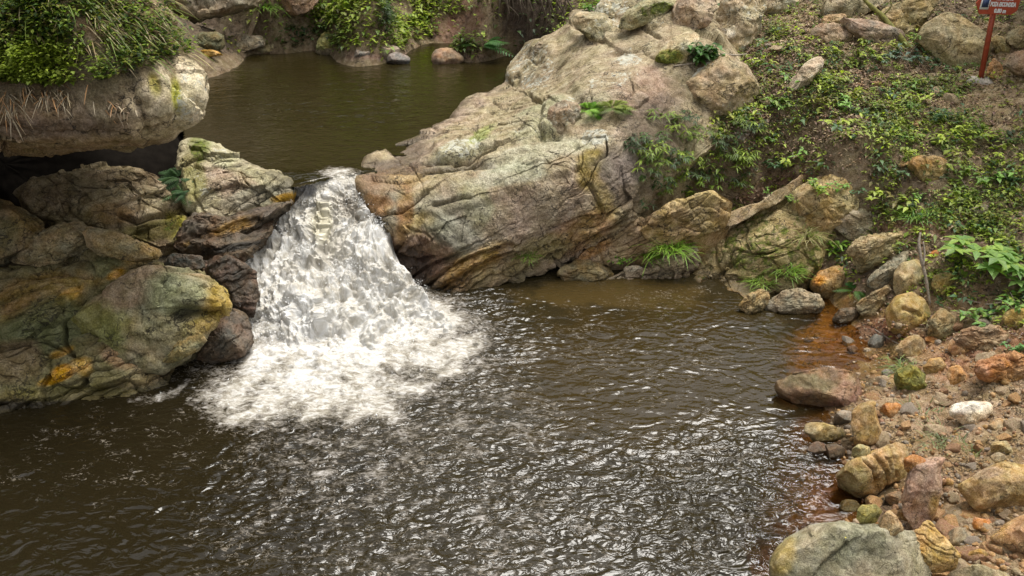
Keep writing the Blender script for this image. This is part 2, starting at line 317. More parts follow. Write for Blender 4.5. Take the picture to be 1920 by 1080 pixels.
# ------------------------------------------------------------------ water
def water_material(name='brown_water', falling=False):
    m, t, out = newmat(name); b = NB(t); co = b.n('TexCoord').outputs['Object'] if not falling else b.n('Attribute', _attribute_name='Flow').outputs['Vector']
    ax = b.n('SeparateColor', Color=b.n('Attribute', _attribute_name='Aux').outputs['Color'])
    foam, shal, chop = ax.outputs[0], ax.outputs[1], ax.outputs[2]
    col = b.n('Attribute', _attribute_name='Col').outputs['Color']
    st = b.n('Mapping', Vector=co, Scale=(.8, 1.5, 1.3)).outputs[0]
    wv = b.math('ADD', b.noise(st, 5.5, 2.5, .45, 1.6), b.math('MULTIPLY', b.noise(st, 15, 2, .5, 1.0), .10))
    bp = b.n('Bump', Strength=b.ramp(chop, 0, 1, .10, .9), Distance=.09, Height=wv)
    n9 = b.noise(st, 9, 6, .62, 1.0); n15 = b.noise(st, 21, 6, .64, 1.2)
    fn = b.math('ADD', b.math('MULTIPLY', n9, .75), b.math('MULTIPLY', n15, .55))
    thr = b.math('SUBTRACT', 1.0, b.math('MULTIPLY', foam, .75))
    dense = b.n('MapRange', Value=b.math('SUBTRACT', fn, thr)); dense.inputs[1].default_value = -.03
    t.links.new(b.math('ADD', .10, b.math('MULTIPLY', foam, .22)), dense.inputs[2])
    fm = b.math('MULTIPLY', dense.outputs[0], b.ramp(foam, .01, .08))
    # pale strands painting the ripples' sky glints into the foam colour
    sm = b.n('Mapping', Vector=co, Scale=(.8, 1.7, 1)).outputs[0]
    pt = b.ramp(b.math('ADD', b.noise(sm, 3.2, 4, .6, .5), b.math('MULTIPLY', foam, .45)), .60, .72)
    l1 = b.ramp(b.math('ABSOLUTE', b.math('SUBTRACT', b.noise(sm, 6.5, 3.5, .55, 1.3), .5)), .024, .008)
    l2 = b.ramp(b.math('ABSOLUTE', b.math('SUBTRACT', b.noise(sm, 17, 3, .55, 1.0), .5)), .03, .01)
    br = b.ramp(b.noise(co, 23, 2, .5), .42, .56)
    glint_strand = b.math('MULTIPLY', b.math('MULTIPLY', b.math('MAXIMUM', l1, b.math('MULTIPLY', l2, b.ramp(foam, .35, .6))), br), b.math('MULTIPLY', pt, b.ramp(foam, .02, .25, 0, .85)))
    fm = b.math('MAXIMUM', fm, glint_strand)
    # fine bubbles adrift on the surface
    vo = b.n('TexVoronoi', Vector=co, Scale=30); vs = b.ramp(vo.outputs['Distance'], .16, .06)
    pick = b.ramp(b.noise(co, 2.1, 5, .7), .52, .68); rnd = b.ramp(b.n('SeparateColor', Color=vo.outputs['Color']).outputs[0], .82, .86)
    fl = b.math('MULTIPLY', b.math('MULTIPLY', vs, rnd), b.math('MULTIPLY', pick, b.ramp(foam, .003, .05)))
    fm = b.math('MAXIMUM', fm, b.math('MULTIPLY', fl, .9))
    body = b.n('BsdfPrincipled', **{'Base__Color': col, 'Roughness': .22 if falling else .03, 'IOR': 1.33, 'Specular__IOR__Level': .9, 'Normal': bp.outputs[0]})
    tr = b.n('BsdfTransparent', Color=(.84, .66, .40)); gl = b.n('BsdfGlossy', Roughness=.05, Normal=bp.outputs[0])
    fr = b.n('Fresnel', IOR=1.33, Normal=bp.outputs[0]); clear = b.n('MixShader')
    t.links.new(fr.outputs[0], clear.inputs[0]); t.links.new(tr.outputs[0], clear.inputs[1]); t.links.new(gl.outputs[0], clear.inputs[2])
    w = b.n('MixShader'); t.links.new(shal, w.inputs[0]); t.links.new(body.outputs[0], w.inputs[1]); t.links.new(clear.outputs[0], w.inputs[2])
    fo = b.n('BsdfPrincipled', **{'Normal': b.n('Bump', Strength=.45 if not falling else .5, Distance=.10, Height=fn).outputs[0], 'Base__Color': b.mix(1, b.mix(b.ramp(b.math('ADD', fn, b.math('MULTIPLY', foam, .30)), .72, 1.22), (.36, .32, .25) if not falling else (.50, .46, .38), (.88, .87, .85) if not falling else (.93, .93, .92)), b.mix(b.ramp(foam, .4, .8), (.62, .60, .60), (1, 1, 1)), 'MULTIPLY'), 'Roughness': .9, 'Specular__IOR__Level': .1})
    fo.inputs['Subsurface Weight'].default_value = 0
    ft = b.n('BsdfTranslucent', Color=(.85, .85, .83)); fx_ = b.n('MixShader'); fx_.inputs[0].default_value = .20 if falling else .10
    t.links.new(fo.outputs[0], fx_.inputs[1]); t.links.new(ft.outputs[0], fx_.inputs[2])
    e = b.n('MixShader'); t.links.new(fm, e.inputs[0]); t.links.new(w.outputs[0], e.inputs[1]); t.links.new(fx_.outputs[0], e.inputs[2])
    t.links.new(e.outputs[0], out.inputs[0]); return m
M_WATER = water_material(); M_FALL = water_material('falling_water', True)
wx = axis([(-14, -6, .25), (-6, 5.6, .02), (5.6, 9, .2)]); wy = axis([(-5, 4.4, .2), (4.4, 11.25, .02)])
WX, WY_ = np.meshgrid(wx, wy); wq = np.c_[WX.ravel(), WY_.ravel(), np.zeros(WX.size)]; wpx, wpy = proj(wq)
def ell(px, py, x, y, rx, ry, rot=0, soft=(1.3, .3)):
    c, s = math.cos(R(rot)), math.sin(R(rot)); dx, dy = px-x, py-y
    return ss(soft[0], soft[1], np.sqrt(((dx*c+dy*s)/rx)**2+((-dx*s+dy*c)/ry)**2))
nz = fbm(wq*.9, 31, 4, .55)
E = lambda *a, **k: ell(wpx+nz*45, wpy+nz*25, *a, **k)
W = dict(soft=(1.5, .25))
foam = np.maximum.reduce([E(640, 660, 400, 190, soft=(1.6, .1))*.60, E(640, 620, 270, 120, **W)*1.1, E(740, 650, 230, 75, 8, **W)*.9, E(480, 740, 150, 80, -15, **W)*.75, E(600, 730, 250, 90, **W)*.8, E(580, 690, 170, 75, **W)*1.05,
    E(820, 630, 180, 90, 20, **W)*.66, E(680, 860, 330, 150, **W)*.44, E(860, 760, 340, 140, 15, **W)*.42, E(600, 1000, 300, 150, **W)*.34, E(900, 1000, 520, 190, **W)*.36,
    E(1150, 650, 500, 120, 10)*.27, E(1250, 560, 180, 40)*.30, E(1250, 850, 300, 160)*.28, E(1450, 990, 120, 80)*.3, E(250, 850, 420, 130)*.24, E(300, 740, 90, 20, -25)*.6])
shal = np.clip(ss(-.33, -.05, ground(wq[:, 0], wq[:, 1]))*.95, 0, .95)*(wq[:, 0] > 2.2)
chop = np.maximum.reduce([E(620, 640, 420, 200), E(800, 950, 700, 230)*.52, E(1350, 950, 300, 200)*.8, E(1150, 650, 600, 200)*.16, E(150, 900, 500, 300)*.22])
wob = wq*np.array([1, 1.7, 1]); warp = np.c_[fbm(wob*1.3, 41, 2), fbm(wob*1.3, 43, 2), np.zeros(len(wq))]*.35
h1 = ridged((wob+warp)*2.4, 47, 3, .5)*.5; h2 = perlin((wob+warp)*7, 51); h3 = perlin(wob*15, 57)
h4 = perlin((wob+warp)*22, 58); wz = (h1*.045+h2*.034+h3*.006)*(.10+chop)
wz += ell(wpx, wpy, 610, 610, 230, 120)*(.10+.16*np.maximum(0, fbm(wq*2.6, 61, 4, .6)))
# small standing chop round the plunge
wz *= ss(11.25, 10.9, wq[:, 1])*.7+.3
wcol, _ = paint(wq, wpx, wpy, (.023, .0175, .0075), [(250, 900, 500, 250, 0, (.014, .0105, .0045), .9), (1250, 700, 300, 160, 0, (.034, .0225, .0065), .8), (1150, 550, 180, 30, 0, (.06,.04,.013), .8)], seed=8)
foam = np.clip(foam*(1+.45*fbm(wq*2.6, 36, 4, .6)), 0, 1.2); wcol += (np.array((.33, .30, .23))-wcol)*ss(.55, 1.0, foam)[:, None]
shal *= 1-.85*np.clip(foam*1.5, 0, 1)
lower = mesh_obj('lower_pool_water', np.c_[wq[:, :2], wz], gridF(len(wy), len(wx)), M_WATER, col=wcol, aux=np.c_[foam, shal, chop]); props(lower, kind='structure')
# upper pool, held back by the rocks
ux = axis([(-7.5, 3.2, .045)]); uy = axis([(10.78, 19.4, .045)]); UX, UY = np.meshgrid(ux, uy); uq = np.c_[UX.ravel(), UY.ravel(), np.zeros(UX.size)]
upx, upy = proj(uq+np.array([0, 0, 1.5])); uw = uq*np.array([1., 2.6, 1])
uh = (perlin(uw*1.6, 71)*.014+perlin(uw*4.5, 73)*.010)*(.25+ell(upx, upy, 620, 190, 220, 80))
drop = ss(11.4, 10.9, uq[:, 1])*.04
ucol = np.tile((.019, .0145, .0045), (len(uq), 1))
uF = gridF(len(uy), len(ux)); fx, fy = upx[uF].mean(1), upy[uF].mean(1)
uF = uF[~((fy > np.interp(fx, [545, 600, 640, 690], [349, 336, 326, 324])) | ((fx > 705) & (fy > 292)) | ((fx > 760) & (fy > 272)) | ((fx > 850) & (fy > 250)) | ((fx < 345) & (fy > 240)) | ((fx < 430) & (fy > 300)) | ((fx < 520) & (fy > 338)))]
uo = mesh_obj('upper_pool_water', np.c_[uq[:, :2], 1.5+uh-drop], uF, M_WATER, col=ucol,
    aux=np.c_[np.maximum(ell(upx, upy, 560, 250, 200, 90)*.03, ell(upx, upy, 635, 322, 50, 12)*.75+ell(upx, upy, 572, 345, 30, 8)*.5), np.zeros(len(uq)), .05+.22*ell(upx, upy, 650, 180, 250, 90)]); props(uo, kind='structure')  # white at the lip: foam plus painted sky reflection
# ------------------------------------------------------------------ cascade
Lc = [(546,346,1.47),(545,362,1.31),(532,388,1.06),(490,435,.74),(436,490,.60),(415,545,.41),(425,600,.11),(390,670,-.16)]
Cc = [(606,332,1.485),(610,350,1.37),(612,385,1.14),(610,440,.86),(600,500,.56),(600,560,.40),(605,620,.13),(610,700,-.16)]
Rc = [(682,322,1.50),(684,345,1.36),(690,385,1.06),(728,432,.72),(752,490,.61),(795,545,.27),(830,590,.06),(860,650,-.16)]
ns, nt_ = 300, 420
tt = np.linspace(0, 1, nt_); kk = np.linspace(0, 1, len(Lc))
def row(L): L = np.array(L, float); return np.stack([np.interp(tt, kk, L[:, i]) for i in range(3)], 1)
def smooth1(a, k=9):
    p = np.pad(a, ((k, k), (0, 0)), 'edge'); w = np.hanning(2*k+1); w /= w.sum(); return np.stack([np.convolve(p[:, i], w, 'valid') for i in range(a.shape[1])], 1)
l_, c_, r_ = [smooth1(row(x)) for x in (Lc, Cc, Rc)]
s_ = np.linspace(-1, 1, ns)[None, :, None]; l_, c_, r_ = l_[:, None], c_[:, None], r_[:, None]
pz = np.where(s_ < 0, c_+(l_-c_)*(-s_), c_+(r_-c_)*s_)     # px,py,z
CV = Wz(pz[..., 0].ravel(), pz[..., 1].ravel(), pz[..., 2].ravel())
T = np.repeat(tt, ns); S = np.tile(s_.ravel(), nt_); edge = 1-np.abs(S*(1+.22*fbm(np.c_[T*6, S*.8, S*0], 88, 3)))**4
cpx, cpy = pz[..., 0].ravel(), pz[..., 1].ravel()
arc = np.concatenate([[0], np.cumsum(np.linalg.norm(np.diff(CV.reshape(nt_, ns, 3)[:, ns//2], axis=0), axis=1))])
fw = fbm(np.c_[S*1.5, T*3, T*0], 84, 3)*.22
FL = np.c_[CV[:, 0]+fw, -np.repeat(arc, ns)+fw*.5, .3*S]
stq = np.c_[FL[:, 0]*1.5, FL[:, 1]*.55, FL[:, 2]]
b1 = ridged(stq*3.2, 81, 3, .5); b2 = fbm(CV*7, 83, 4, .65); b3 = np.abs(fbm(stq*1.3, 86, 3))
amp = ss(.02, .35, T)
b4 = fbm(np.c_[FL[:, 0]*4.5, FL[:, 1]*2.6, S], 89, 3, .5); dis = (.045*(b1-.5)+.022*b2+.22*b3+.15*np.abs(b4))*amp + .02*b2 + (.10*fbm(CV*4.2, 181, 3, .5)+.10*np.maximum(0, fbm(CV*2.3, 187, 3)))*ss(.25, .6, T)
CN = norms(CV, gridF(nt_, ns)); CN *= np.sign(CN[:, 2:3]+1e-9)
dis += .13*ell(cpx, cpy, 690, 470, 60, 40)+.10*ell(cpx, cpy, 590, 600, 90, 60)+.06*ell(cpx, cpy, 615, 420, 45, 40)
CV = CV + CN*(dis*np.clip(edge*3, 0, 1)-.12*(1-np.clip(edge*3, 0, 1)))[:, None]
cf = np.clip(.50+.52*T+.12*b2+.34*b4+.16*(b1-.8)+.30*fbm(CV*3.1, 193, 4, .6), 0, 1)
for x, y, rx, ry, rot, v in [(575, 385, 50, 25, 20, .75), (640, 350, 40, 30, 0, .65), (690, 470, 60, 50, 0, 1.05), (500, 520, 60, 40, 20, .95), (560, 600, 110, 70, 30, 1.15), (700, 620, 130, 60, 0, 1.0),
    (560, 440, 60, 40, 60, .55), (670, 400, 25, 60, -10, .62), (650, 540, 90, 50, 0, .62)]:
    cf = np.maximum(cf, v*ell(cpx+b2*20, cpy+b2*15, x, y, rx, ry, rot))
for x, y, rx, ry, v in [(605, 425, 22, 45, .15), (560, 350, 20, 16, .25), (640, 395, 30, 30, .30), (480, 430, 40, 35, .25), (585, 355, 18, 14, .1)]:
    w = ell(cpx+b2*8, cpy, x, y, rx, ry); cf = cf*(1-w)+v*w
cf *= .35+.65*ss(0, .08, T)
ccol, _ = paint(CV, cpx, cpy, (.52, .49, .42), [(606, 425, 18, 40, 0, (.44, .39, .22), .45), (490, 425, 50, 45, 0, (.13, .11, .10), .95), (665, 395, 40, 45, 0, (.24, .21, .17), .8), (800, 520, 30, 70, -20, (.15, .12, .10), .9), (570, 352, 25, 14, 20, (.12, .12, .13), .8), (700, 365, 25, 30, 0, (.20, .17, .14), .9), (640, 530, 70, 30, 0, (.27, .24, .19), .7)], seed=2, namp=.35)
cas = mesh_obj('waterfall', CV, gridF(nt_, ns), M_FALL, col=ccol, aux=np.c_[cf, np.zeros(len(CV)), np.full(len(CV), .9)]); props(cas, kind='structure'); at_ = cas.data.attributes.new('Flow', 'FLOAT_VECTOR', 'POINT'); at_.data.foreach_set('vector', (FL*np.array([1.25, .55, 1])).astype(np.float32).ravel())
# airborne spray
rng = np.random.default_rng(5)
ico = np.array([(0,0,1),(.894,0,.447),(.276,.851,.447),(-.724,.526,.447),(-.724,-.526,.447),(.276,-.851,.447),(.724,.526,-.447),(-.276,.851,-.447),(-.894,0,-.447),(-.276,-.851,-.447),(.724,-.526,-.447),(0,0,-1)])
icf = np.array([(0,1,2),(0,2,3),(0,3,4),(0,4,5),(0,5,1),(1,6,2),(2,7,3),(3,8,4),(4,9,5),(5,10,1),(2,6,7),(3,7,8),(4,8,9),(5,9,10),(1,10,6),(11,7,6),(11,8,7),(11,9,8),(11,10,9),(11,6,10)])
def drops(P, rad, name, mat, kind='stuff', stretch=None):
    sc = rad[:, None]*(np.ones((len(P), 3)) if stretch is None else stretch)
    V = (P[:, None]+ico[None]*sc[:, None]).reshape(-1, 3); F = (icf[None]+12*np.arange(len(P))[:, None, None]).reshape(-1, 3)
    return mesh_obj(name, V, F, mat, smooth=True)
wgt = np.clip(cf, 0, 1)**2*ss(.15, .5, T)*(edge > .1)*np.clip(fbm(CV*2.6, 191, 3)+.05, 0, 1)**2*(1+3*(np.abs(S) > .8)); idx = rng.choice(len(CV), 9000, p=wgt/wgt.sum())
dp = CV[idx]+CN[idx]*np.abs(rng.normal(0, .09, (9000, 1)))+rng.normal(0, .03, (9000, 3))
wg2 = np.clip(foam-.55, 0, 1)**1.5; id2 = rng.choice(len(wq), 3000, p=wg2/wg2.sum())
d2 = np.c_[wq[id2, :2], wz[id2]]+np.c_[rng.normal(0, .03, (3000, 2)), np.abs(rng.normal(0, .035, 3000))]
dp = np.r_[dp, d2]; rad = np.clip(rng.exponential(.0024, len(dp)), .0014, .009)
M_FOAM = plain_material('white_foam', (.80, .80, .78), .5, .08, 30, .2)
sp = drops(dp, rad, 'spray', M_FOAM, stretch=rng.uniform(.6, 1.6, (len(dp), 3))); props(sp, kind='stuff')
# ------------------------------------------------------------------ rocks
def polar(out, n, c=None, sm=3):
    out = np.asarray(out, float); a = out; b = np.roll(out, -1, 0)
    cr = a[:, 0]*b[:, 1]-b[:, 0]*a[:, 1]; A = cr.sum()/2
    if c is None: c = np.array([((a[:, 0]+b[:, 0])*cr).sum(), ((a[:, 1]+b[:, 1])*cr).sum()])/(6*A)
    c = np.asarray(c, float); th = np.linspace(0, 2*np.pi, n, endpoint=False); dx, dy = np.cos(th)[:, None], np.sin(th)[:, None]
    p = a-c; e = b-a; den = dx*e[None, :, 1]-dy*e[None, :, 0]; den = np.where(np.abs(den) < 1e-9, 1e-9, den)
    t = (p[None, :, 0]*e[None, :, 1]-p[None, :, 1]*e[None, :, 0])/den; u = (p[None, :, 0]*dy-p[None, :, 1]*dx)/den
    r = np.where((u >= -1e-6) & (u <= 1+1e-6) & (t > 0), t, -1).max(1); r = np.where(r < 0, np.median(r), r)
    if sm:
        k = np.hanning(2*sm+3)[1:-1]; k /= k.sum(); r = np.convolve(np.r_[r[-sm:], r, r[:sm]], k, 'valid')
    return c, th, r
def wetband(V, A):
    n = fbm(V*4, 61, 3)*.05; lo = V[:, 1] < 11.25
    A[:, 2] = np.maximum(A[:, 2], .95*np.where(lo, ss(.19, .05, V[:, 2]+n)*(V[:, 2] < .4), ss(1.62, 1.53, V[:, 2]+n)*(V[:, 2] > 1.2)*(V[:, 0] < 1.2)*(V[:, 0] > -4.3)))
    return A
def crack(px, py, lines):
    """each line: (points, width, depth, lift of the far side)"""
    out = np.zeros(len(px))
    for pts, w, dep, lift in lines:
        best = np.full(len(px), 1e9); side = np.zeros(len(px))
        for (x0, y0), (x1, y1) in zip(pts[:-1], pts[1:]):
            ex, ey = x1-x0, y1-y0; L = ex*ex+ey*ey; t = np.clip(((px-x0)*ex+(py-y0)*ey)/L, 0, 1)
            d = np.hypot(px-x0-t*ex, py-y0-t*ey); s = (ex*(py-y0)-ey*(px-x0))*(1 if ex >= 0 else -1)
            n = d < best; best = np.where(n, d, best); side = np.where(n, s, side)
        out -= dep*np.exp(-(best/w)**2); out += lift*np.exp(-best/40)*(side < 0)
    return out
def strata(q, per, s=0, sharp=.25):
    """terraces: saw-toothed ledges in the coordinate q"""
    x = q/per; f = x-np.floor(x); lev = _h(np.floor(x).astype(np.int64), np.zeros(len(x), np.int64), np.zeros(len(x), np.int64), s) % 1000/1000.
    lev2 = _h(np.floor(x).astype(np.int64)+1, np.zeros(len(x), np.int64), np.zeros(len(x), np.int64), s) % 1000/1000.
    return lev+(lev2-lev)*ss(1-sharp, 1, f)-.55*np.exp(-((f-1)/.10)**2)-.55*np.exp(-(f/.10)**2)
WARM = np.array([1.03, .99, .84])
M_SHADE = plain_material('painted_shade_rock', (.011, .009, .007), 1., .3, 8, .5)  # near-black colour stands in for the deep shade of the hollow
M_SHADE.node_tree.nodes['Principled BSDF'].inputs['Specular IOR Level'].default_value = .05
ROCKS = {}
def unit_(v): return v/np.linalg.norm(v)
TANR, GREY, OCH, ORG, DARK, PINK, BRN = (.36, .29, .19), (.30, .27, .21), (.42, .26, .09), (.46, .22, .08), (.075, .055, .042), (.36, .24, .19), (.20, .15, .095)
LI, MO, WE = 'l', 'm', 'w'
def stone(name, label, out, col=TANR, Y=None, thick=.8, cuts=9, seed=0, blobs=(), rough=.055, p=3.2, cat='rock', group=None, mat=None, lich=0., moss=0., wet=0.,
          res=(72, 44), layers=None, cracks=(), dz=.35, reg=False, c=None, cutr=(.58, .86), key=None, fk=.15, embed=True):
    nth, nph = res; cc, th, r = polar(out, nth, c, 2 if nth < 100 else 3)
    out = np.asarray(out, float); emb = embed and Y is None
    if mat is M_STONE: fk *= .35; rough *= .7; cuts = max(cuts, 11); cutr = (.48, .78) if cutr == (.58, .86) else cutr
    if emb: r = np.where(np.sin(th) > 0, np.hypot(r*np.cos(th), r*np.sin(th)*1.32), r)
    rm = r.mean(); rmin = min(np.ptp(out[:, 0]), np.ptp(out[:, 1]))/2
    bx, by = cc[0], out[:, 1].max()
    if Y is None: Y = hit(bx, by-2)[1]
    dirc = rays(cc[0], cc[1]); dirc = dirc/np.linalg.norm(dirc)
    s = Y/(FPX*cP)
    C0 = WY(cc[0], cc[1], Y+((.62*thick*rmin+.25*rmin)*s if emb else dz*rmin*s*1.6)); D = (C0-np.array([0, 0, CH]))@FWD; s = D/FPX
    rg = np.random.default_rng(seed+100)
    ph = np.linspace(0, np.pi, nph); sn, cs = np.abs(np.sin(ph)), np.cos(ph); ro_ = (sn**p+np.abs(cs)**p)**(-1/p); cr = ro_*sn; wv = -ro_*cs
    X = cr[:, None]*(r*np.cos(th))[None]; Yy = -cr[:, None]*(r*np.sin(th))[None]; Z = np.repeat(wv[:, None]*thick*rmin, nth, 1)
    L = np.stack([X.ravel(), Yy.ravel(), Z.ravel()], 1)/rm
    for k in range(cuts):
        n = rg.normal(size=3); n[2] = -abs(n[2])*1.1-.15 if k % 4 else n[2]; n /= np.linalg.norm(n)
        h = (L@n).max(); d = h*rg.uniform(*cutr); e = np.maximum(L@n-d, 0); L -= n*(e*.93)[:, None]
    Lg = L.reshape(nph, nth, 3); mx = np.hypot(Lg[..., 0], Lg[..., 1]).max(0); q_ = np.clip((r/rm)/mx, .9, 1.5)
    q_ = np.convolve(np.r_[q_[-3:], q_, q_[:3]], [.05, .1, .2, .3, .2, .1, .05], 'valid'); Lg[..., :2] *= q_[None, :, None]; L = Lg.reshape(-1, 3)
    L *= rm*s
    for _ in range(3):
        V = C0+L[:, :1]*RT+L[:, 1:2]*UP+L[:, 2:3]*dirc; qx, qy = proj(V)
        fxs = np.ptp(out[:, 0])/np.ptp(qx); L[:, 0] = L[:, 0]*fxs+((out[:, 0].min()+out[:, 0].max())-(qx.min()+qx.max()))/2*s*(1 if _ else .5)
        if emb: L[:, 1] -= (out[:, 1].min()-qy.min())*s*np.clip(L[:, 1]/max(L[:, 1].max(), 1e-6), 0, 1)
        else: L[:, 1] = L[:, 1]*np.ptp(out[:, 1])/np.ptp(qy)-((out[:, 1].min()+out[:, 1].max())-(qy.min()+qy.max()))/2*s*(1 if _ else .5)
    V = C0+L[:, :1]*RT+L[:, 1:2]*UP+L[:, 2:3]*dirc
    F = gridF(nph, nth, True); N = norms(V, F)
    if (N*(V-C0)).sum() < 0: N = -N; F = F[:, ::-1]
    S = rm*s
    d = rough*S*(fbm(V/S*1.6, seed, 4, .55)+.35*ridged(V/S*4.5, seed+3, 4, .6)-.2)
    px, py = proj(V)
    d += S*fk*(facet(V/S*np.array([1.7, 1.7, 2.6])+fbm(V/S*1.1, seed+31, 2)[:, None]*.35, seed+40)*.5+facet(V/S*np.array([4.2, 4.2, 6.]), seed+41)*.17)
    if layers is not None:
        ang, per, am = layers; a = R(ang); qv = (-px*math.sin(a)+py*math.cos(a))+fbm(V/S*1.2, seed+9, 3)*per*1.2
        d += am*s*(strata(qv, per, seed)-.3)
    if len(cracks): d += crack(px+fbm(V*6, seed+4, 2)*5, py+fbm(V*6, seed+6, 2)*5, cracks)
    V = V+N*d[:, None]
    cA = np.tile([lich, moss, wet], (len(V), 1)).astype(float)
    V0c = 0; tint = fbm(V/S*1.3, seed+12, 4, .6)[:, None]; base = np.array(col)*(1+.22*tint)+np.array([.02, -.002, -.012])*tint*2
    px, py = proj(V); Cc, A = paint(V, px, py, np.clip(base, .01, .9), blobs, seed, ns=1.3/S, aux=cA)
    A = wetband(V, A)
    o = mesh_obj(name, V-C0, F, mat or M_ROCK, col=np.clip(Cc*(WARM if mat is None else np.array([.93, .95, .92])), .005, .9), aux=A, sharp=42); o.location = C0
    props(o, label, cat, group)
    vis = (N@dirc) < .1
    if reg: PATCH.append((px[vis], py[vis], V[vis]))
    if key: ROCKS[key] = (V, N, px, py)
    return o
# --- the broad slab right of the cascade
SC = [(672,318,1.46),(690,295,1.54),(740,282,1.54),(800,250,1.55),(845,225,1.56),(870,195,1.58),(955,150,1.65),(985,100,1.95),(1010,75,2.3),(1080,45,2.62),(1130,10,2.85),(1160,-40,3.2),(1300,-80,3.6),(1420,-60,3.4),
      (1100,150,2.32),(1200,150,2.42),(1300,100,2.75),(1000,250,1.82),(850,300,1.57),(750,330,1.43),(900,350,1.36),(1000,350,1.46),(1100,300,1.70),(1150,350,1.35),(900,450,.72),(1000,450,.66),(800,420,.95),
      (760,480,.5),(850,550,0),(790,545,-.05),(1000,520,0.02),(1100,470,.36),(1060,495,.12),(1230,360,1.15),(1430,200,1.9),(1440,60,2.55),(1100,400,1.02),(700,360,1.32),(720,430,.9),(660,340,1.40),(690,400,1.05),(1300,280,1.6),(1200,250,1.95),(1180,200,2.2),(930,545,-.05)]
SC = np.array(SC, float); SZ = RBF(SC[:, :2]/100, SC[:, 2], .25)
sout = [(664,322),(690,295),(740,282),(800,250),(845,225),(870,195),(950,158),(958,135),(985,100),(1010,73),(1078,43),(1130,10),(1160,-40),(1300,-80),(1420,-60),(1445,60),(1430,200),(1310,300),(1250,350),(1190,420),(1120,462),(1060,500),(1010,524),(960,532),(925,548),(880,556),(840,560),(790,556),(765,520),(735,455),(700,405),(676,365),(655,340)]
cc, th, rr = polar(sout, 720, (1010, 300), 2)
u = np.r_[np.linspace(0.0, 1, 330), [1.012, 1.03, 1.06, 1.1]]; uu = np.minimum(u, 1)
px = (cc[0]+np.cos(th)[None]*rr[None]*uu[:, None]); py = (cc[1]+np.sin(th)[None]*rr[None]*uu[:, None])
zz = SZ(np.c_[px.ravel(), py.ravel()]/100)
rim = (rr[None]*(1-uu[:, None])).ravel(); zz -= .10*np.clip(1-rim/16, 0, 1)**2
SV = Wz(px.ravel(), py.ravel(), zz); SF = gridF(len(u), len(th), True); SN = norms(SV, SF)
SN *= np.sign((SN[:, 2]*.7-SN[:, 1]*.3))[:, None]
px, py = px.ravel(), py.ravel()
wx_ = fbm(SV*3, 201, 3)*9; wy_ = fbm(SV*3, 207, 3)*9
cl = [([(1082,52),(1105,66),(1128,78)], 7, .16, .10), ([(640+212,262+45),(880,303),(905,298),(928,288)], 4, .10, .07), ([(800,315),(852,306)], 3, .05, .03),
      ([(993,182),(1012,192),(1032,200)], 3, .08, .05), ([(1010,255),(1022,262),(1045,252),(1055,243)], 6, .14, .03), ([(1022,190),(1013,225),(1012,252)], 3, .06, .02),
      ([(815,388),(850,380),(882,373)], 3, .06, .03), ([(702,410),(745,402),(775,385),(803,366)], 4, .07, .05), ([(760,425),(800,440),(812,447)], 2.5, .05, 0),
      ([(957,157),(965,160),(975,150)], 4, .08, .0), ([(925,195),(945,207),(955,200)], 3, .05, .0), ([(1000,118),(1012,130),(1024,115)], 3, .05, 0), ([(814,250),(822,256)], 3, .05, 0),
      ([(895,240),(893,262),(898,285)], 3, .05, 0), ([(1100,345),(1118,372),(1130,398)], 3.5, .06, .02), ([(1195,52),(1215,62),(1235,75)], 3.5, .07, .03), ([(1225,60),(1290,30),(1320,5)], 3, .05, .03),
      ([(770,560),(850,498),(958,453)], 4, .10, .05), ([(795,560),(870,515),(960,470)], 4, .10, .04), ([(830,555),(890,510),(985,470)], 3, .07, .02), ([(760,520),(800,500),(860,475)], 3.5, .08, .03),
      ([(745,470),(790,485),(815,478)], 3, .06, .02), ([(960,527),(1000,500),(1030,478),(1050,470)], 4, .11, .04), ([(1030,478),(1045,495),(1065,500)], 4, .10, 0), ([(1045,490),(1085,455),(1130,430),(1160,415)], 4, .11, .04),
      ([(1080,475),(1140,440),(1200,408)], 3.5, .08, .03), ([(1020,430),(1080,410),(1150,395)], 3, .05, .02), ([(700,340),(760,345),(820,325),(900,310)], 4, .04, .03), ([(980,330),(1060,300),(1120,250)], 5, .03, .02),
      ([(740,440),(725,420),(700,412)], 3, .06, .02), ([(1150,100),(1200,95),(1230,110)], 3, .03, .02), ([(880,230),(960,200),(1020,190)], 3, .03, .02), ([(1060,140),(1110,110),(1160,100)], 3, .03, .02)]
dd = crack(px+wx_*.5, py+wy_*.5, cl)
a = R(-27); qv = -px*math.sin(a)+py*math.cos(a)+wy_*1.4
base_m = np.maximum(ell(px, py, 880, 500, 190, 55, -20), ell(px, py, 1080, 450, 150, 42, -30)); red_m = ell(px, py, 775, 470, 60, 80, 50)
dd += .085*(strata(qv, 15, 4)-.4)*base_m
dd += .022*(strata(qv+wx_*1.5, 46, 7)-.3)*(1-base_m)*ss(-.3, .3, fbm(SV*.8, 77, 3))
wo1 = worley(SV*np.array([3.2, 3.2, 3.2])+fbm(SV*2, 5, 2)[:, None]*.4, 3); crag = np.clip((wo1[1]-wo1[0])*3, 0, 1)
dd += .06*(crag-.7)*red_m+.07*ridged(SV*5, 91, 4, .6)*red_m*.6
dd += .07*fbm(SV*.9, 92, 3, .45)+.014*fbm(SV*4.5, 93, 4, .6)+.006*ridged(SV*14, 94, 3, .6)
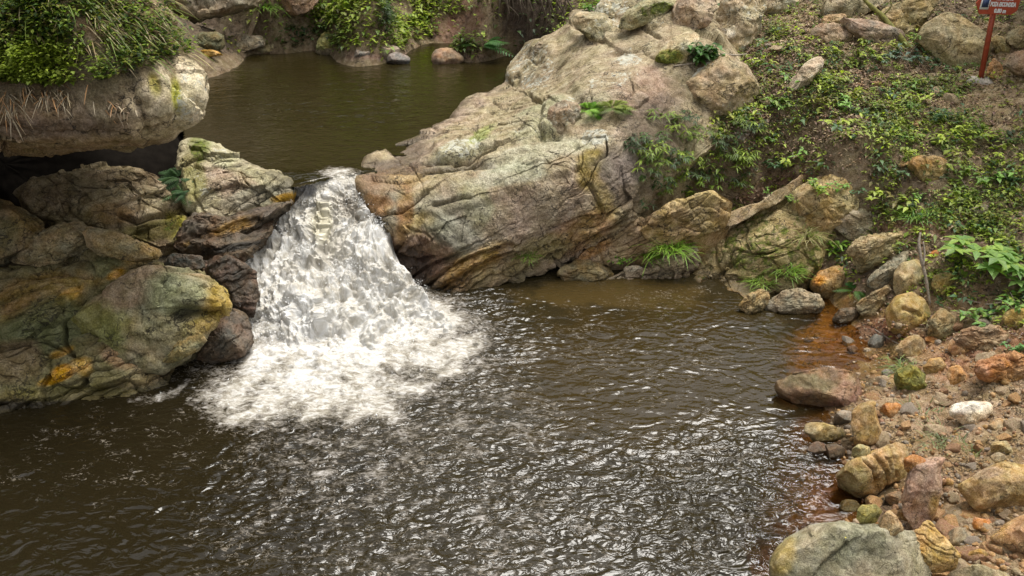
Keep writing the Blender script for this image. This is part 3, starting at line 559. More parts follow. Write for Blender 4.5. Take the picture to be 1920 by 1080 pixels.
# lumps of the ridge: the raised lobes one reads along the crest
for x, y, rx, ry, rot, hgt in [(855,282,45,24,-15,.10),(950,270,70,34,-30,.09),(1050,222,40,30,-40,.10),(1000,120,55,35,-35,.10),(1110,60,50,28,0,.08),(1180,20,40,30,0,.10),(1240,35,50,20,-20,.10),(870,360,120,35,-15,.05),(800,430,80,40,20,.07),(1080,290,90,30,-25,.06),(1140,150,70,40,-20,.06)]:
    dd += hgt*ell(px+wx_*.7, py+wy_*.7, x, y, rx, ry, rot, (1.15, .75))
e1 = unit_(np.array([4.4, 3.8, 2.0])); e3 = unit_(np.array([-.35, -.45, .82])); e2 = np.cross(e3, e1)
FQ = np.stack([SV@e1*.75, SV@e2*1.5, SV@e3*2.2], 1)+fbm(SV*1.3, 95, 3)[:, None]*.3
dd += .075*facet(FQ, 96)*(.45+.55*ss(-.2, .3, fbm(SV*.6, 98, 2)))+.022*facet(FQ*np.array([3., 3., 3.]), 97)*ss(0, .35, fbm(SV*.7, 99, 2)+.5*base_m)
dd *= np.where(np.repeat(u, len(th)) > 1, .3, 1)
SV = SV+SN*dd[:, None]
skirt = np.repeat(np.interp(u, [0, 1, 1.012, 1.03, 1.06, 1.1], [0, 0, .04, .18, .5, 1.1]), len(th))
SV[:, 2] -= skirt; rad = SV[:, :2]-WY(1010, 300, 11.8)[:2]; rad /= np.linalg.norm(rad, axis=1)[:, None]+1e-9
SV[:, :2] += rad*(skirt*.12*(rad[:, 1] > 0))[:, None]
ppx, ppy = proj(SV)
b0 = np.array((.345, .27, .18))*(1+.16*fbm(SV*1.5, 301, 4, .6))[:, None]
PK, PALE, GRN = (.35, .26, .20), (.47, .42, .32), (.30, .29, .17)
scol, saux = paint(SV, ppx, ppy, b0, [
    (960,420,150,75,10,PK,.9),(1050,370,90,50,-20,PK,.8),(1170,290,60,60,0,(.33,.25,.19),.6),(830,230,130,16,-32,PK,.85),(760,300,90,18,-25,PK,.85),(1150,110,80,60,0,(.38,.30,.21),.6),(1200,170,70,40,-20,(.36,.25,.19),.9),
    (890,380,35,50,0,(.32,.32,.18),.5),(800,400,110,40,0,(.25,.22,.175),.7),(730,335,80,22,-10,(.38,.24,.13),.7),(700,385,30,25,0,(.42,.23,.10),.9),(790,420,50,26,10,(.36,.27,.11),.8),(850,440,60,40,30,(.25,.24,.20),.8),
    (800,490,85,50,20,(.23,.13,.085),.95),(770,515,60,60,0,(.11,.065,.05),.95),(835,540,60,22,-20,(.15,.10,.07),.8),(880,500,80,25,-25,(.40,.24,.08),.85),(900,530,60,20,-10,(.40,.28,.15),.8),(960,500,60,25,-25,(.30,.22,.12),.7),(1090,430,80,30,-30,(.36,.21,.09),.8),
    (760,400,18,60,10,(.25,.13,.05),.8),(1010,470,60,26,-20,(.31,.24,.13),.8),(1110,320,28,60,15,(.26,.19,.05),.85),(1140,370,25,50,-25,(.28,.20,.07),.8),(1165,320,45,60,0,(.23,.18,.16),.85),(1120,260,30,20,0,PALE,.7),
    (1000,290,120,22,-15,(.40,.37,.28),.8),(950,330,90,20,-10,(.40,.38,.30),.7),(1010,230,60,35,-30,(.36,.34,.23),.7),(860,280,60,22,-20,(.38,.35,.25),.7),(905,250,30,10,-30,(.28,.32,.09),.7),(1100,200,60,30,-20,(.38,.33,.24),.6),
    (1300,150,60,60,0,(.20,.15,.10),.8),(1230,230,60,60,0,(.14,.10,.075),.9),(1200,380,60,40,0,(.2,.15,.10),.8),
    (855,278,45,24,-15,LI,.75),(950,330,120,22,-12,LI,.6),(1050,215,40,30,-30,LI,.7),(1120,255,40,20,0,LI,.85),(1000,120,60,45,-35,LI,.75),(1150,25,70,40,0,LI,.75),(1180,110,25,14,0,LI,.9),(1150,150,60,20,-10,LI,.75),(960,250,90,40,-20,LI,.5),(1090,60,60,30,0,LI,.55),
    (900,380,30,50,0,LI,.35),(960,420,160,80,0,LI,.36),(1100,110,140,90,0,LI,.52),(930,300,160,60,-25,LI,.45),(1200,20,140,60,0,LI,.6),(900,520,60,30,-20,LI,.2),
    (1110,330,30,60,15,MO,.35),(1040,440,60,20,-20,MO,.5),(1080,440,70,22,-30,MO,.55),(970,160,25,8,-30,MO,.6),(900,200,60,8,-30,MO,.5),(940,245,50,20,-20,MO,.3),(905,248,24,9,-30,MO,.6),(1250,30,60,20,0,MO,.6),(890,370,35,45,0,MO,.25),(1090,55,20,10,30,MO,.6),
    (1270,120,50,40,0,MO,.6),(1200,390,50,40,0,MO,.5),(980,480,60,25,-20,MO,.4),
    (770,510,60,60,0,WE,.95),(820,480,80,50,20,WE,.55),(700,350,40,50,0,WE,.6),(700,315,40,20,0,WE,.55),(850,545,90,20,0,WE,.6),(1000,520,60,12,0,WE,.7),(1165,320,50,60,0,WE,.35),(860,410,60,60,30,WE,.2)], seed=11, ns=1.6)
saux = wetband(SV, saux)
slab = mesh_obj('rock_slab', SV, SF, M_ROCK, col=np.clip(scol*np.array([.95, .97, .86]), .01, .9), aux=saux, sharp=45)
props(slab, 'broad pinkish tan rock slab sloping from the cascade up the right bank, streaked with pale lichen', 'rock slab')
inn = np.repeat(u <= 1, len(th)); PATCH.append((ppx[inn][::3], ppy[inn][::3], SV[inn][::3])); ROCKS['slab'] = (SV, SN, ppx, ppy)
def patch(name, label, out, ctrl, col, cen, blobs=(), cracks=(), layers=None, fac=(.08, .03), fs=1., res=(360, 170), cat='rock', seed=0, key=None, big=.06, lich=0, moss=0, rim_=12, sharp=42):
    ctrl = np.array(ctrl, float); Zr = RBF(ctrl[:, :2]/100, ctrl[:, 2], .25); cc, th, r = polar(out, res[0], cen, 2)
    u = np.r_[np.linspace(0, 1, res[1]), [1.012, 1.03, 1.06, 1.1]]; uu = np.minimum(u, 1)
    px = (cc[0]+np.cos(th)[None]*r[None]*uu[:, None]).ravel(); py = (cc[1]+np.sin(th)[None]*r[None]*uu[:, None]).ravel()
    z = Zr(np.c_[px, py]/100); rim = (r[None]*(1-uu[:, None])).ravel(); z -= .07*np.clip(1-rim/rim_, 0, 1)**2
    V = Wz(px, py, z); F = gridF(len(u), len(th), True); N = norms(V, F); vd = unit_(rays(cc[0], cc[1])); N *= -np.sign(N@vd+1e-9)[:, None]
    wb = fbm(V*3, seed+1, 3)*9; d = big*fbm(V*1.1, seed+2, 4, .5)+.012*fbm(V*6, seed+3, 4, .6)+crack(px+wb*.5, py+wb*.4, cracks)
    if layers is not None:
        a_ = R(layers[0]); qv = -px*math.sin(a_)+py*math.cos(a_)+wb*1.6; d += layers[2]*(strata(qv, layers[1], seed)-.35)*ss(-.35, .15, fbm(V*.9, seed+5, 2))
    Q = V*np.array([1.1, 1.8, 1.8])*fs+fbm(V*1.2, seed+6, 3)[:, None]*.3; d += fac[0]*facet(Q, seed+7)+fac[1]*facet(Q*3, seed+8)
    ur = np.repeat(u, len(th)); V = V+N*(d*np.where(ur > 1, .3, 1))[:, None]; V[:, 2] -= np.interp(ur, [0, 1, 1.012, 1.03, 1.06, 1.1], [0, 0, .04, .2, .5, .9])
    qx, qy = proj(V); base = np.array(col)*(1+.2*fbm(V*1.6, seed+9, 4, .6))[:, None]
    Cc, A = paint(V, qx, qy, base, blobs, seed, ns=1.8, aux=np.tile([float(lich), float(moss), 0.], (len(V), 1)))
    A = wetband(V, A)
    o = mesh_obj(name, V, F, M_ROCK, col=np.clip(Cc*WARM, .005, .9), aux=A, sharp=sharp); props(o, label, cat)
    k = ur <= 1; PATCH.append((qx[k][::2], qy[k][::2], V[k][::2]))
    if key: ROCKS[key] = (V, N, qx, qy)
    return o
# --- left bank
R5o = [(-260,470),(-60,500),(60,497),(140,482),(200,473),(260,482),(320,492),(385,505),(405,540),(410,600),(395,640),(345,680),(330,714),(262,748),(130,768),(0,780),(-150,800),(-330,760)]
patch('layered_rock', 'long layered green and ochre rock sloping into the pool at the bottom left bank', R5o,
      [(-260,470,1.15),(0,500,1.0),(140,482,1.05),(260,482,1.0),(385,505,.85),(410,600,.45),(395,640,.25),(345,680,.12),(330,714,.0),(262,748,-.03),(130,768,-.03),(0,780,-.03),(-150,800,-.03),(-330,760,.2),(100,560,.88),(100,640,.55),(200,600,.66),(250,680,.28),(60,720,.22),(150,730,.13),(300,560,.72),(-100,640,.6)],
      (.165,.145,.075), (60,630), layers=(-24,17,.07), fac=(.09,.035), seed=3, key='R5', res=(460,210), cracks=[([(118,600),(122,640),(140,668)], 4, .14, 0), ([(0,520),(100,505),(200,520),(150,560),(60,590)], 4, .08, .03), ([(160,560),(230,530),(290,500)], 6, .14, .06), ([(0,650),(80,640),(140,668)], 3, .07, .03)],
      blobs=[(60,560,160,40,-20,(.26,.17,.06),.8),(200,510,120,22,-20,(.31,.22,.09),.8),(270,500,40,14,-25,(.11,.09,.04),.8),(190,505,40,22,-10,(.17,.19,.11),.7),(215,515,22,10,-30,(.52,.26,.04),.9),(135,550,30,10,-30,(.48,.26,.04),.8),(120,695,30,14,-20,(.58,.30,.03),1),(155,685,30,20,10,(.60,.36,.09),1),
             (105,710,35,10,-20,(.55,.30,.03),1),(115,660,28,10,-20,(.50,.27,.04),.9),(70,620,90,60,0,(.11,.125,.06),.8),(30,680,60,40,0,(.24,.18,.11),.7),(220,670,45,22,10,(.32,.21,.12),.9),(280,700,70,20,-20,(.36,.29,.17),.9),(130,740,150,18,0,(.27,.24,.10),.8),(60,760,120,10,0,(.06,.05,.03),.9),
             (60,590,110,90,0,MO,.5),(150,640,80,60,0,MO,.45),(250,500,90,20,-15,MO,.4),(80,740,150,20,0,MO,.4),(60,520,80,16,-10,LI,.15),(290,690,60,40,-20,LI,.1),(150,760,220,14,0,WE,.9),(330,700,60,20,0,WE,.6)])
stone('boulder', 'rounded grey green boulder with an ochre right end lying on the layered rock', [(118,600),(150,570),(200,540),(250,512),(300,505),(350,508),(400,525),(425,550),(431,580),(415,604),(390,622),(365,648),(330,662),(300,672),(265,668),(220,662),(175,665),(145,650),(124,628)],
      (.27,.235,.15), thick=.55, cuts=6, seed=8, p=3.4, res=(220,120), cutr=(.72,.9), rough=.04, reg=True, key='R6', fk=.10,
      cracks=[([(330,592),(352,580),(380,588),(410,592)], 10, .20, .06), ([(365,552),(380,535),(395,530)], 4, .03, .03), ([(235,655),(262,668)], 3, .05, 0)],
      blobs=[(250,540,70,35,-30,(.27,.20,.14),.8),(410,565,32,50,10,(.37,.265,.085),.95),(380,610,50,18,-20,(.33,.25,.08),.9),(330,550,60,40,0,(.25,.27,.17),.8),(180,620,70,50,0,(.18,.185,.05),.8),(300,630,60,30,0,(.24,.22,.13),.7),
             (180,630,70,40,0,MO,.55),(330,560,45,35,0,MO,.25),(260,560,100,40,0,LI,.25),(330,550,30,40,0,LI,.35),(350,590,30,14,0,WE,.7)])
stone('rock_wedge', 'small mossy rock wedge tucked under the rounded boulder above dark water', [(303,680),(318,655),(345,632),(372,626),(386,640),(360,662),(330,680)], (.22,.18,.09), Y=8.05, thick=1, seed=12, moss=.3, dz=.2)
stone('rock', 'wet reddish black rock between the rounded boulder and the white water', [(372,672),(385,648),(405,600),(428,575),(452,585),(468,605),(472,640),(455,662),(425,672),(400,690)], (.20,.155,.125), Y=8.45, thick=.9, seed=13, fk=.07, wet=.8, rough=.05, res=(140,80), layers=(-30, 14, 5), cuts=14)
stone('rock', 'dark wet rock at the left foot of the cascade above the ochre boulder end', [(380,505),(410,480),(450,488),(480,515),(485,560),(470,596),(440,588),(425,550),(400,525)], (.17,.125,.10), Y=9.15, thick=1, seed=14, fk=.08, wet=.8, rough=.05, res=(140,80), layers=(-24, 13, 5), cuts=12)
stone('rock', 'black dripping rock face hidden in the gap left of the upper cascade', [(330,470),(370,450),(440,440),(490,405),(520,400),(500,440),(470,480),(440,510),(380,515),(330,500)], (.17,.125,.09), Y=9.85, thick=1.1, seed=15, wet=.7, rough=.07, res=(120,60), layers=(-18, 13, 7), cuts=12,
      blobs=[(420,468,80,8,-12,(.05,.04,.03),1),(350,480,40,12,0,(.2,.15,.1),.6)])
stone('rock', 'wet orange streaked ledge under the pale pointed rock beside the cascade', [(325,455),(345,420),(372,400),(420,408),(470,395),(530,375),(550,385),(520,412),(470,440),(400,468),(350,478)], (.20,.15,.11), Y=10.15, thick=.9, seed=16, wet=.6, res=(150,70), layers=(-14, 11, 7), rough=.06, cuts=6, reg=True,
      blobs=[(450,420,60,12,-20,(.40,.22,.06),.9),(375,458,40,8,0,(.38,.24,.08),.9),(360,425,24,14,0,(.30,.27,.24),.9),(500,405,40,20,0,(.12,.10,.09),.8)])
patch('pointed_rock', 'pale pointed rock spur dividing the upper pool from the cascade on the left', [(335,262),(352,253),(375,254),(400,264),(440,289),(490,318),(525,328),(547,342),(552,366),(525,388),(490,400),(455,410),(420,422),(395,430),(368,410),(352,385),(340,345),(331,300)],
      [(335,262,1.75),(352,253,1.80),(400,264,1.74),(440,289,1.66),(490,318,1.585),(525,328,1.54),(547,342,1.49),(552,366,1.35),(525,388,1.23),(455,410,1.08),(395,430,.97),(352,385,1.2),(340,345,1.42),(331,300,1.6),(440,345,1.43),(400,300,1.63),(480,365,1.32)],
      (.36,.325,.235), (430,345), seed=17, key='R2', res=(360,150), fac=(.06,.03), layers=(-14,17,.025), big=.04,
      cracks=[([(362,310),(385,320),(415,316)], 3, .05, .02), ([(450,400),(480,380),(520,355)], 3.5, .06, .03), ([(430,398),(470,370),(505,345)], 2.5, .04, .02), ([(400,425),(380,395),(365,370),(362,340)], 3, .05, 0)],
      blobs=[(440,345,70,26,20,(.35,.27,.215),.85),(400,285,60,20,30,(.40,.38,.27),.8),(490,365,60,22,-15,(.25,.235,.19),.9),(533,371,26,9,-10,(.55,.30,.03),1),(375,275,20,26,0,(.14,.16,.04),.8),(360,330,22,50,0,(.24,.22,.09),.8),
             (390,340,30,30,0,LI,.7),(440,300,70,20,30,LI,.55),(480,330,60,20,20,LI,.3),(372,285,18,26,0,MO,.9),(365,350,16,40,0,MO,.5),(545,360,25,30,0,WE,.7),(500,385,60,14,-15,WE,.5),(530,335,40,10,20,WE,.6)])
patch('boulder', 'brown boulder with cracked tan face and mossy right corner under the overhang', [(30,365),(70,335),(110,322),(180,308),(240,306),(290,322),(325,352),(350,392),(355,430),(338,455),(305,470),(270,464),(230,452),(180,432),(120,415),(60,405)],
      [(30,365,1.5),(110,322,1.72),(180,308,1.75),(240,306,1.75),(290,322,1.62),(325,352,1.42),(350,392,1.15),(355,430,1.0),(338,455,.85),(305,470,.78),(270,464,.82),(180,432,1.03),(60,405,1.28),(200,370,1.42),(300,400,1.12)],
      (.24,.19,.12), (200,385), layers=(-20,20,.06), res=(320,140), seed=18, key='R3', fac=(.09,.04),
      cracks=[([(225,405),(260,418),(310,400),(345,385)], 4, .10, .05), ([(215,385),(250,375),(300,360)], 3, .06, .02), ([(240,350),(262,368),(255,400)], 3, .05, 0), ([(120,330),(150,350),(200,352)], 3, .04, .02)],
      blobs=[(270,375,55,28,-10,(.40,.335,.235),.9),(150,350,110,26,0,(.13,.10,.06),.8),(210,400,40,20,0,(.28,.19,.09),.7),(330,425,24,30,0,(.34,.30,.06),1),(280,435,70,20,-10,(.14,.12,.04),.9),(330,430,26,32,0,MO,.75),(290,440,60,16,0,MO,.5),(150,330,110,16,0,LI,.3),(270,370,60,30,0,LI,.3)])
stone('rock', 'dark brown boulder at the left edge of the picture below the overhang', [(-160,372),(-40,378),(30,386),(62,402),(100,428),(80,455),(45,475),(0,498),(-80,510),(-170,480)], (.17,.135,.075), Y=9.3, thick=.8, seed=19, cuts=6, res=(150,80), lich=.15, moss=.25, reg=True, dz=.3)
stone('rock', 'speckled low rock shelf wedged between the two brown boulders', [(15,485),(60,455),(100,428),(140,415),(168,425),(160,445),(175,470),(140,482),(80,500)], (.26,.215,.14), Y=9.25, thick=.8, seed=20, lich=.35, layers=(-15, 12, 5), res=(110,60), moss=.2)
stone('rock', 'lumpy tan rock resting at the head of the layered rock', [(165,425),(200,428),(235,440),(270,458),(305,478),(300,490),(250,485),(210,478),(170,472),(158,448)], (.32,.25,.145), Y=9.2, thick=.9, seed=21, lich=.3, rough=.09, res=(110,60), cuts=10, blobs=[(280,470,30,14,20,OCH,.5)], moss=.2)
stone('rock', 'small dark rocks in the seep beside the lumpy tan rock', [(310,485),(335,475),(375,480),(385,500),(360,508),(325,500)], (.13,.11,.09), Y=9.2, thick=.8, seed=22, wet=.6, rough=.1)
stone('rock', 'added rock wall in painted shade closing the back of the hollow under the overhanging boulder', [(-330,180),(100,190),(290,200),(345,262),(352,330),(330,410),(200,430),(-330,430)], (.012,.010,.008), Y=11.1, thick=.5, seed=23, fk=0, rough=.03, mat=M_SHADE, dz=.6, res=(120,60))  # added wall blocking light from behind; its black is painted shade
# --- the overhanging boulder
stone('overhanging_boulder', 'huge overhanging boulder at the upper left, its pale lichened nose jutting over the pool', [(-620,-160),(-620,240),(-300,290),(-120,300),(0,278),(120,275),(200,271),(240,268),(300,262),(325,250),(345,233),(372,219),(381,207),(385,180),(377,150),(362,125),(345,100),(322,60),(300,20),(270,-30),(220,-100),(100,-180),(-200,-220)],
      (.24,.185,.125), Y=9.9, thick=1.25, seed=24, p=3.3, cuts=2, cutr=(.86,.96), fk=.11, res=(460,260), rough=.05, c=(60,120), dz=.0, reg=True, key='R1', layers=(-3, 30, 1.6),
      cracks=[([(345,112),(372,150),(378,205)], 6, .03, .0), ([(240,150),(262,190),(275,240)], 8, .08, -.02), ([(310,120),(318,160),(325,205)], 7, .07, .0), ([(0,262),(120,265),(230,255),(290,235)], 4, .05, .03), ([(0,235),(100,240),(220,232)], 3, .03, .02), ([(230,232),(262,242),(300,225),(340,215)], 3, .05, .03)],
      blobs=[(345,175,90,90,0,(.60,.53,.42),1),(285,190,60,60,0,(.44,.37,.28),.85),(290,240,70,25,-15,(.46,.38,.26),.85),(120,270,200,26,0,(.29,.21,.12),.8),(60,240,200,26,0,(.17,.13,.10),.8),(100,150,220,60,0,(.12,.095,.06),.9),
             (350,170,45,70,0,LI,.75),(270,200,40,60,0,LI,.5),(330,175,12,42,-5,(.36,.35,.03),.9),(290,160,14,30,-10,(.30,.26,.06),.8),(330,180,11,42,-5,MO,.8),(290,165,13,30,-10,MO,.6),(200,80,260,60,0,MO,.6),(330,100,40,40,0,MO,.55)])
# --- boulders set in the slab and the hillside
def st(label, out, col, seed, name='rock', **k): return stone(name, label, out, col, seed=seed, **k)
st('lichened block with shade painted on its undercut edge on the crest of the slab', [(1073,48),(1072,34),(1088,22),(1130,26),(1152,45),(1148,62),(1126,78),(1105,66),(1085,55)], (.38,.33,.23), 31, lich=.6, thick=.7, blobs=[(1105,68,26,6,30,(.14,.12,.06),1)], cuts=5, dz=.8)  # dark blob paints the shade along the undercut edge
st('white spotted block at the top of the slab crest', [(1115,28),(1120,8),(1135,-8),(1165,-12),(1172,10),(1168,36),(1140,36)], (.42,.38,.29), 32, lich=.8, thick=.8, dz=.6)
st('mossy topped long rock at the top edge behind the slab', [(1160,48),(1175,25),(1205,5),(1240,-10),(1275,-8),(1262,18),(1230,34),(1190,50)], (.33,.31,.20), 33, lich=.45, blobs=[(1235,15,40,14,-20,MO,.9)], dz=.6)
st('pinkish rock behind the green shrub at the top edge', [(1255,45),(1265,5),(1290,-15),(1330,-12),(1345,8),(1325,40),(1290,52)], (.38,.29,.22), 34, lich=.3, dz=.5)
st('tall pale boulder spotted white beside the leaf litter at the top', [(1332,75),(1333,40),(1345,8),(1365,-20),(1440,-25),(1432,10),(1424,45),(1408,78),(1378,92),(1350,88)], (.40,.33,.23), 35, name='boulder', lich=.62, res=(130,80), cuts=6, reg=True, blobs=[(1362,64,14,10,0,(.75,.68,.60),.9)])
st('pale rock patched white and green above the leaf litter', [(1420,10),(1440,-15),(1500,-18),(1508,5),(1490,22),(1450,28)], (.42,.36,.27), 36, lich=.6, moss=.2)
st('white and yellow mossed rock under the green shrub', [(1228,118),(1238,92),(1262,72),(1292,58),(1312,62),(1300,92),(1282,110),(1250,122)], (.42,.36,.25), 37, lich=.5, blobs=[(1255,108,30,16,-10,MO,.95),(1255,108,30,16,-10,(.26,.24,.03),.8)], reg=True)
st('large flat topped boulder with pale rim above the dark ferns', [(1232,185),(1255,160),(1288,136),(1325,112),(1362,104),(1398,122),(1418,155),(1433,188),(1418,210),(1380,216),(1335,212),(1285,215),(1248,205)], (.37,.285,.19), 38, name='boulder', thick=.75, res=(170,90), cuts=7, fk=.06, lich=.3, cutr=(.58,.82), reg=True, key='B3',
   blobs=[(1300,130,50,16,-30,LI,.8),(1380,195,60,14,0,LI,.65),(1245,180,22,30,0,MO,.85),(1330,125,40,16,0,MO,.5),(1260,205,40,12,0,MO,.8),(1360,170,45,26,0,(.37,.28,.18),.6)])
st('slim pale rock leaning in the leaf litter', [(1470,174),(1482,150),(1502,125),(1525,108),(1545,106),(1540,128),(1520,148),(1498,170),(1482,182)], (.44,.36,.29), 39, lich=.5, blobs=[(1525,118,26,12,-40,MO,.6)])
st('brown stone block held in the crack of the slab', [(1015,250),(1020,225),(1030,200),(1052,188),(1080,196),(1092,215),(1075,235),(1045,252)], (.33,.26,.20), 40, lich=.6, thick=.8, cuts=6, res=(100,60), dz=.5)
st('big smooth tan boulder left of the sign post', [(1715,66),(1742,36),(1768,23),(1800,27),(1828,48),(1858,70),(1858,95),(1846,116),(1822,132),(1792,136),(1765,124),(1738,95)], (.39,.32,.20), 41, name='boulder', thick=.8, res=(160,90), cuts=7, fk=.04, cutr=(.55,.8), rough=.03, lich=.08, reg=True, blobs=[(1815,122,45,14,-10,(.20,.18,.09),.8),(1770,115,30,14,20,(.30,.27,.14),.5)])  # lower blobs paint the shaded underside into the colour
st('tan slab at the top edge behind the leaning mossy branch', [(1640,58),(1650,22),(1680,5),(1735,-12),(1760,-5),(1745,25),(1718,58),(1690,70),(1660,72)], (.38,.30,.17), 42, thick=.6, res=(110,60), moss=.15, reg=True)
st('flat grey rock at the top edge above the leaf litter', [(1540,25),(1560,-10),(1640,-22),(1660,0),(1630,18),(1590,30)], (.36,.31,.22), 43, moss=.25)
st('mauve weathered rock among dry roots near the top', [(1575,48),(1600,32),(1650,40),(1690,58),(1700,78),(1670,84),(1620,72)], (.30,.23,.185), 44, thick=.6)
st('pale orange rock just above the leaf litter', [(1540,42),(1550,28),(1582,26),(1590,38),(1570,48)], (.48,.35,.22), 45)
st('low tan rock half buried in leaves below the mauve rock', [(1515,68),(1530,48),(1560,42),(1590,55),(1598,75),(1570,86),(1530,82)], (.36,.27,.20), 46, thick=.5)
st('small orange triangular stone right of the sign post', [(1848,142),(1855,122),(1864,110),(1878,122),(1884,142),(1868,150)], (.50,.31,.17), 47)
st('yellow tan rock right of the sign post', [(1858,78),(1862,66),(1880,68),(1898,88),(1892,104),(1872,100)], (.42,.33,.17), 48)
st('tan rock at the right edge beside the sign board', [(1885,62),(1910,48),(1960,52),(1970,80),(1930,92),(1900,84)], (.38,.30,.18), 49, moss=.15)
st('large worn rock at the right edge level with the sign foot', [(1880,118),(1905,98),(1950,92),(2010,110),(2010,150),(1940,150),(1900,138)], (.36,.25,.17), 50)
st('flattened grey brown stone sitting in the grass of the hillside', [(1703,318),(1706,300),(1722,292),(1755,293),(1775,303),(1778,322),(1758,335),(1728,336)], (.30,.21,.10), 51, thick=.8, moss=.1, cuts=5)
# base of the slab and mossy outcrop
patch('rock_ledge', 'upper brown ledge of the bank under the ferns', [(1188,435),(1230,400),(1290,365),(1335,352),(1375,375),(1360,425),(1300,455),(1230,468)], [(1188,435,.72),(1230,400,1.0),(1290,365,1.25),(1335,352,1.33),(1375,375,1.15),(1360,425,.75),(1300,455,.52),(1230,468,.42),(1280,410,.92)],
   (.36,.26,.13), (1285,410), layers=(-28,18,.05), res=(240,110), seed=62, moss=.45, blobs=[(1310,400,40,30,0,(.2,.15,.09),.7)])
patch('rock_ledge', 'long brown ledge dipping to the pool left of the bright grass', [(1062,500),(1085,472),(1130,445),(1185,417),(1240,396),(1268,402),(1272,440),(1225,472),(1160,498),(1100,512)], [(1062,500,.1),(1085,472,.36),(1130,445,.55),(1185,417,.8),(1240,396,1.0),(1268,402,.98),(1272,440,.68),(1225,472,.38),(1160,498,.15),(1100,512,.04),(1180,455,.5)],
   (.34,.25,.16), (1175,455), layers=(-28,13,.06), res=(260,110), seed=61, moss=.2, blobs=[(1150,440,60,10,-28,(.40,.31,.21),.8),(1110,470,40,12,-28,(.38,.22,.08),.8)])
patch('rock_ledge', 'flat pinkish ledge at the waterline right of the dark back shore', [(1112,528),(1165,506),(1215,492),(1265,476),(1308,462),(1318,500),(1280,524),(1210,532),(1150,535)], [(1112,528,-.02),(1165,506,.10),(1215,492,.2),(1265,476,.32),(1308,462,.4),(1318,500,.14),(1280,524,-.02),(1210,532,-.05),(1150,535,-.05)],
   (.34,.27,.20), (1220,510), layers=(-12,12,.04), res=(220,90), seed=63)
st('pale driftwood coloured stone in the grass at the waterline', [(1168,508),(1175,500),(1195,497),(1205,502),(1190,510)], (.60,.52,.44), 64)
st('low layered rock lump at the back shore of the lower pool', [(1050,508),(1080,488),(1120,490),(1150,505),(1145,522),(1100,528),(1060,526)], (.28,.22,.12), 65, layers=(-15, 9, 4), moss=.3, res=(110,60))
patch('mossy_outcrop', 'large moss covered outcrop slanting into the pool', [(1278,495),(1300,465),(1345,432),(1395,400),(1440,372),(1482,345),(1520,338),(1560,350),(1590,380),(1578,420),(1552,462),(1535,505),(1500,545),(1450,558),(1405,578),(1365,565),(1325,545),(1285,520)],
   [(1278,495,.02),(1300,465,.25),(1345,432,.5),(1395,400,.75),(1440,372,.95),(1482,345,1.15),(1520,338,1.2),(1560,350,1.2),(1590,380,1.05),(1578,420,.85),(1552,462,.6),(1535,505,.35),(1500,545,.08),(1450,558,0),(1405,578,-.04),(1365,565,-.04),(1325,545,-.03),(1285,520,-.03),(1380,480,.40),(1450,480,.52),(1450,430,.77),(1400,530,.12),(1500,400,.95),(1340,510,.1)],
   (.31,.25,.13), (1430,460), res=(420,190), fac=(.09,.03), seed=66, key='M1', layers=(-36,26,.025), cracks=[([(1340,440),(1345,490),(1360,520)], 3, .03, .02), ([(1380,520),(1410,525),(1430,515)], 3, .06, .02), ([(1355,430),(1430,390),(1500,345)], 4, .04, .02)],
   blobs=[(1380,410,110,10,-36,(.44,.35,.27),.9),(1290,480,16,26,20,(.44,.37,.26),.8),(1370,555,60,12,25,(.42,.28,.12),.9),(1420,460,110,60,-20,MO,.8),(1480,500,90,60,0,MO,.85),(1340,490,60,50,0,MO,.66),(1370,410,100,10,-36,LI,.45),(1330,550,60,8,25,WE,.8)])
st('tan knob of rock at the head of the mossy outcrop', [(1475,392),(1490,360),(1520,335),(1555,328),(1592,342),(1612,365),(1606,392),(1578,412),(1540,424),(1500,418)], (.36,.27,.14), 67, thick=.8, res=(140,80), cuts=6, moss=.35, lich=.2, reg=True)
st('narrow slanting rock rib above the mossy outcrop', [(1348,416),(1372,400),(1420,378),(1470,352),(1505,328),(1512,334),(1480,358),(1430,386),(1385,410),(1358,424)], (.34,.26,.17), 68, name='rock_ledge', thick=.9, lich=.2)
st('flat grey lens shaped stone lying on the layered ledge', [(1555,405),(1575,395),(1620,391),(1660,400),(1681,418),(1665,434),(1622,448),(1590,441),(1565,424)], (.36,.30,.225), 69, name='flat_stone', thick=.7, dz=.6, res=(130,70), cuts=4, reg=True, blobs=[(1612,415,40,12,0,(.24,.20,.13),.6)])
st('layered tan ledge directly under the lens shaped stone', [(1590,465),(1605,450),(1645,442),(1695,436),(1718,448),(1695,472),(1655,490),(1625,508),(1605,492)], (.36,.29,.175), 70, name='rock_ledge', thick=.9, layers=(-28, 13, 5), res=(120,70), reg=True, moss=.12)
st('grey layered rock left of the small round stone', [(1628,522),(1655,498),(1685,474),(1708,470),(1700,490),(1678,512),(1650,534),(1632,540)], (.31,.28,.22), 71, layers=(-38, 10, 5), thick=.8)
st('brown slanting rock above the large round stone', [(1605,575),(1630,555),(1655,540),(1678,530),(1676,555),(1655,570),(1642,588),(1625,586)], (.30,.23,.14), 72, layers=(-35, 10, 4), thick=.8)
st('small rounded tan stone stacked above the large round one', [(1674,512),(1688,494),(1718,486),(1734,500),(1730,524),(1712,546),(1686,549),(1675,536)], (.44,.33,.17), 73, name='round_stone', thick=.9, cuts=3, p=2.1, rough=.03, mat=M_STONE, cutr=(.75,.9), dz=.5, fk=.04)
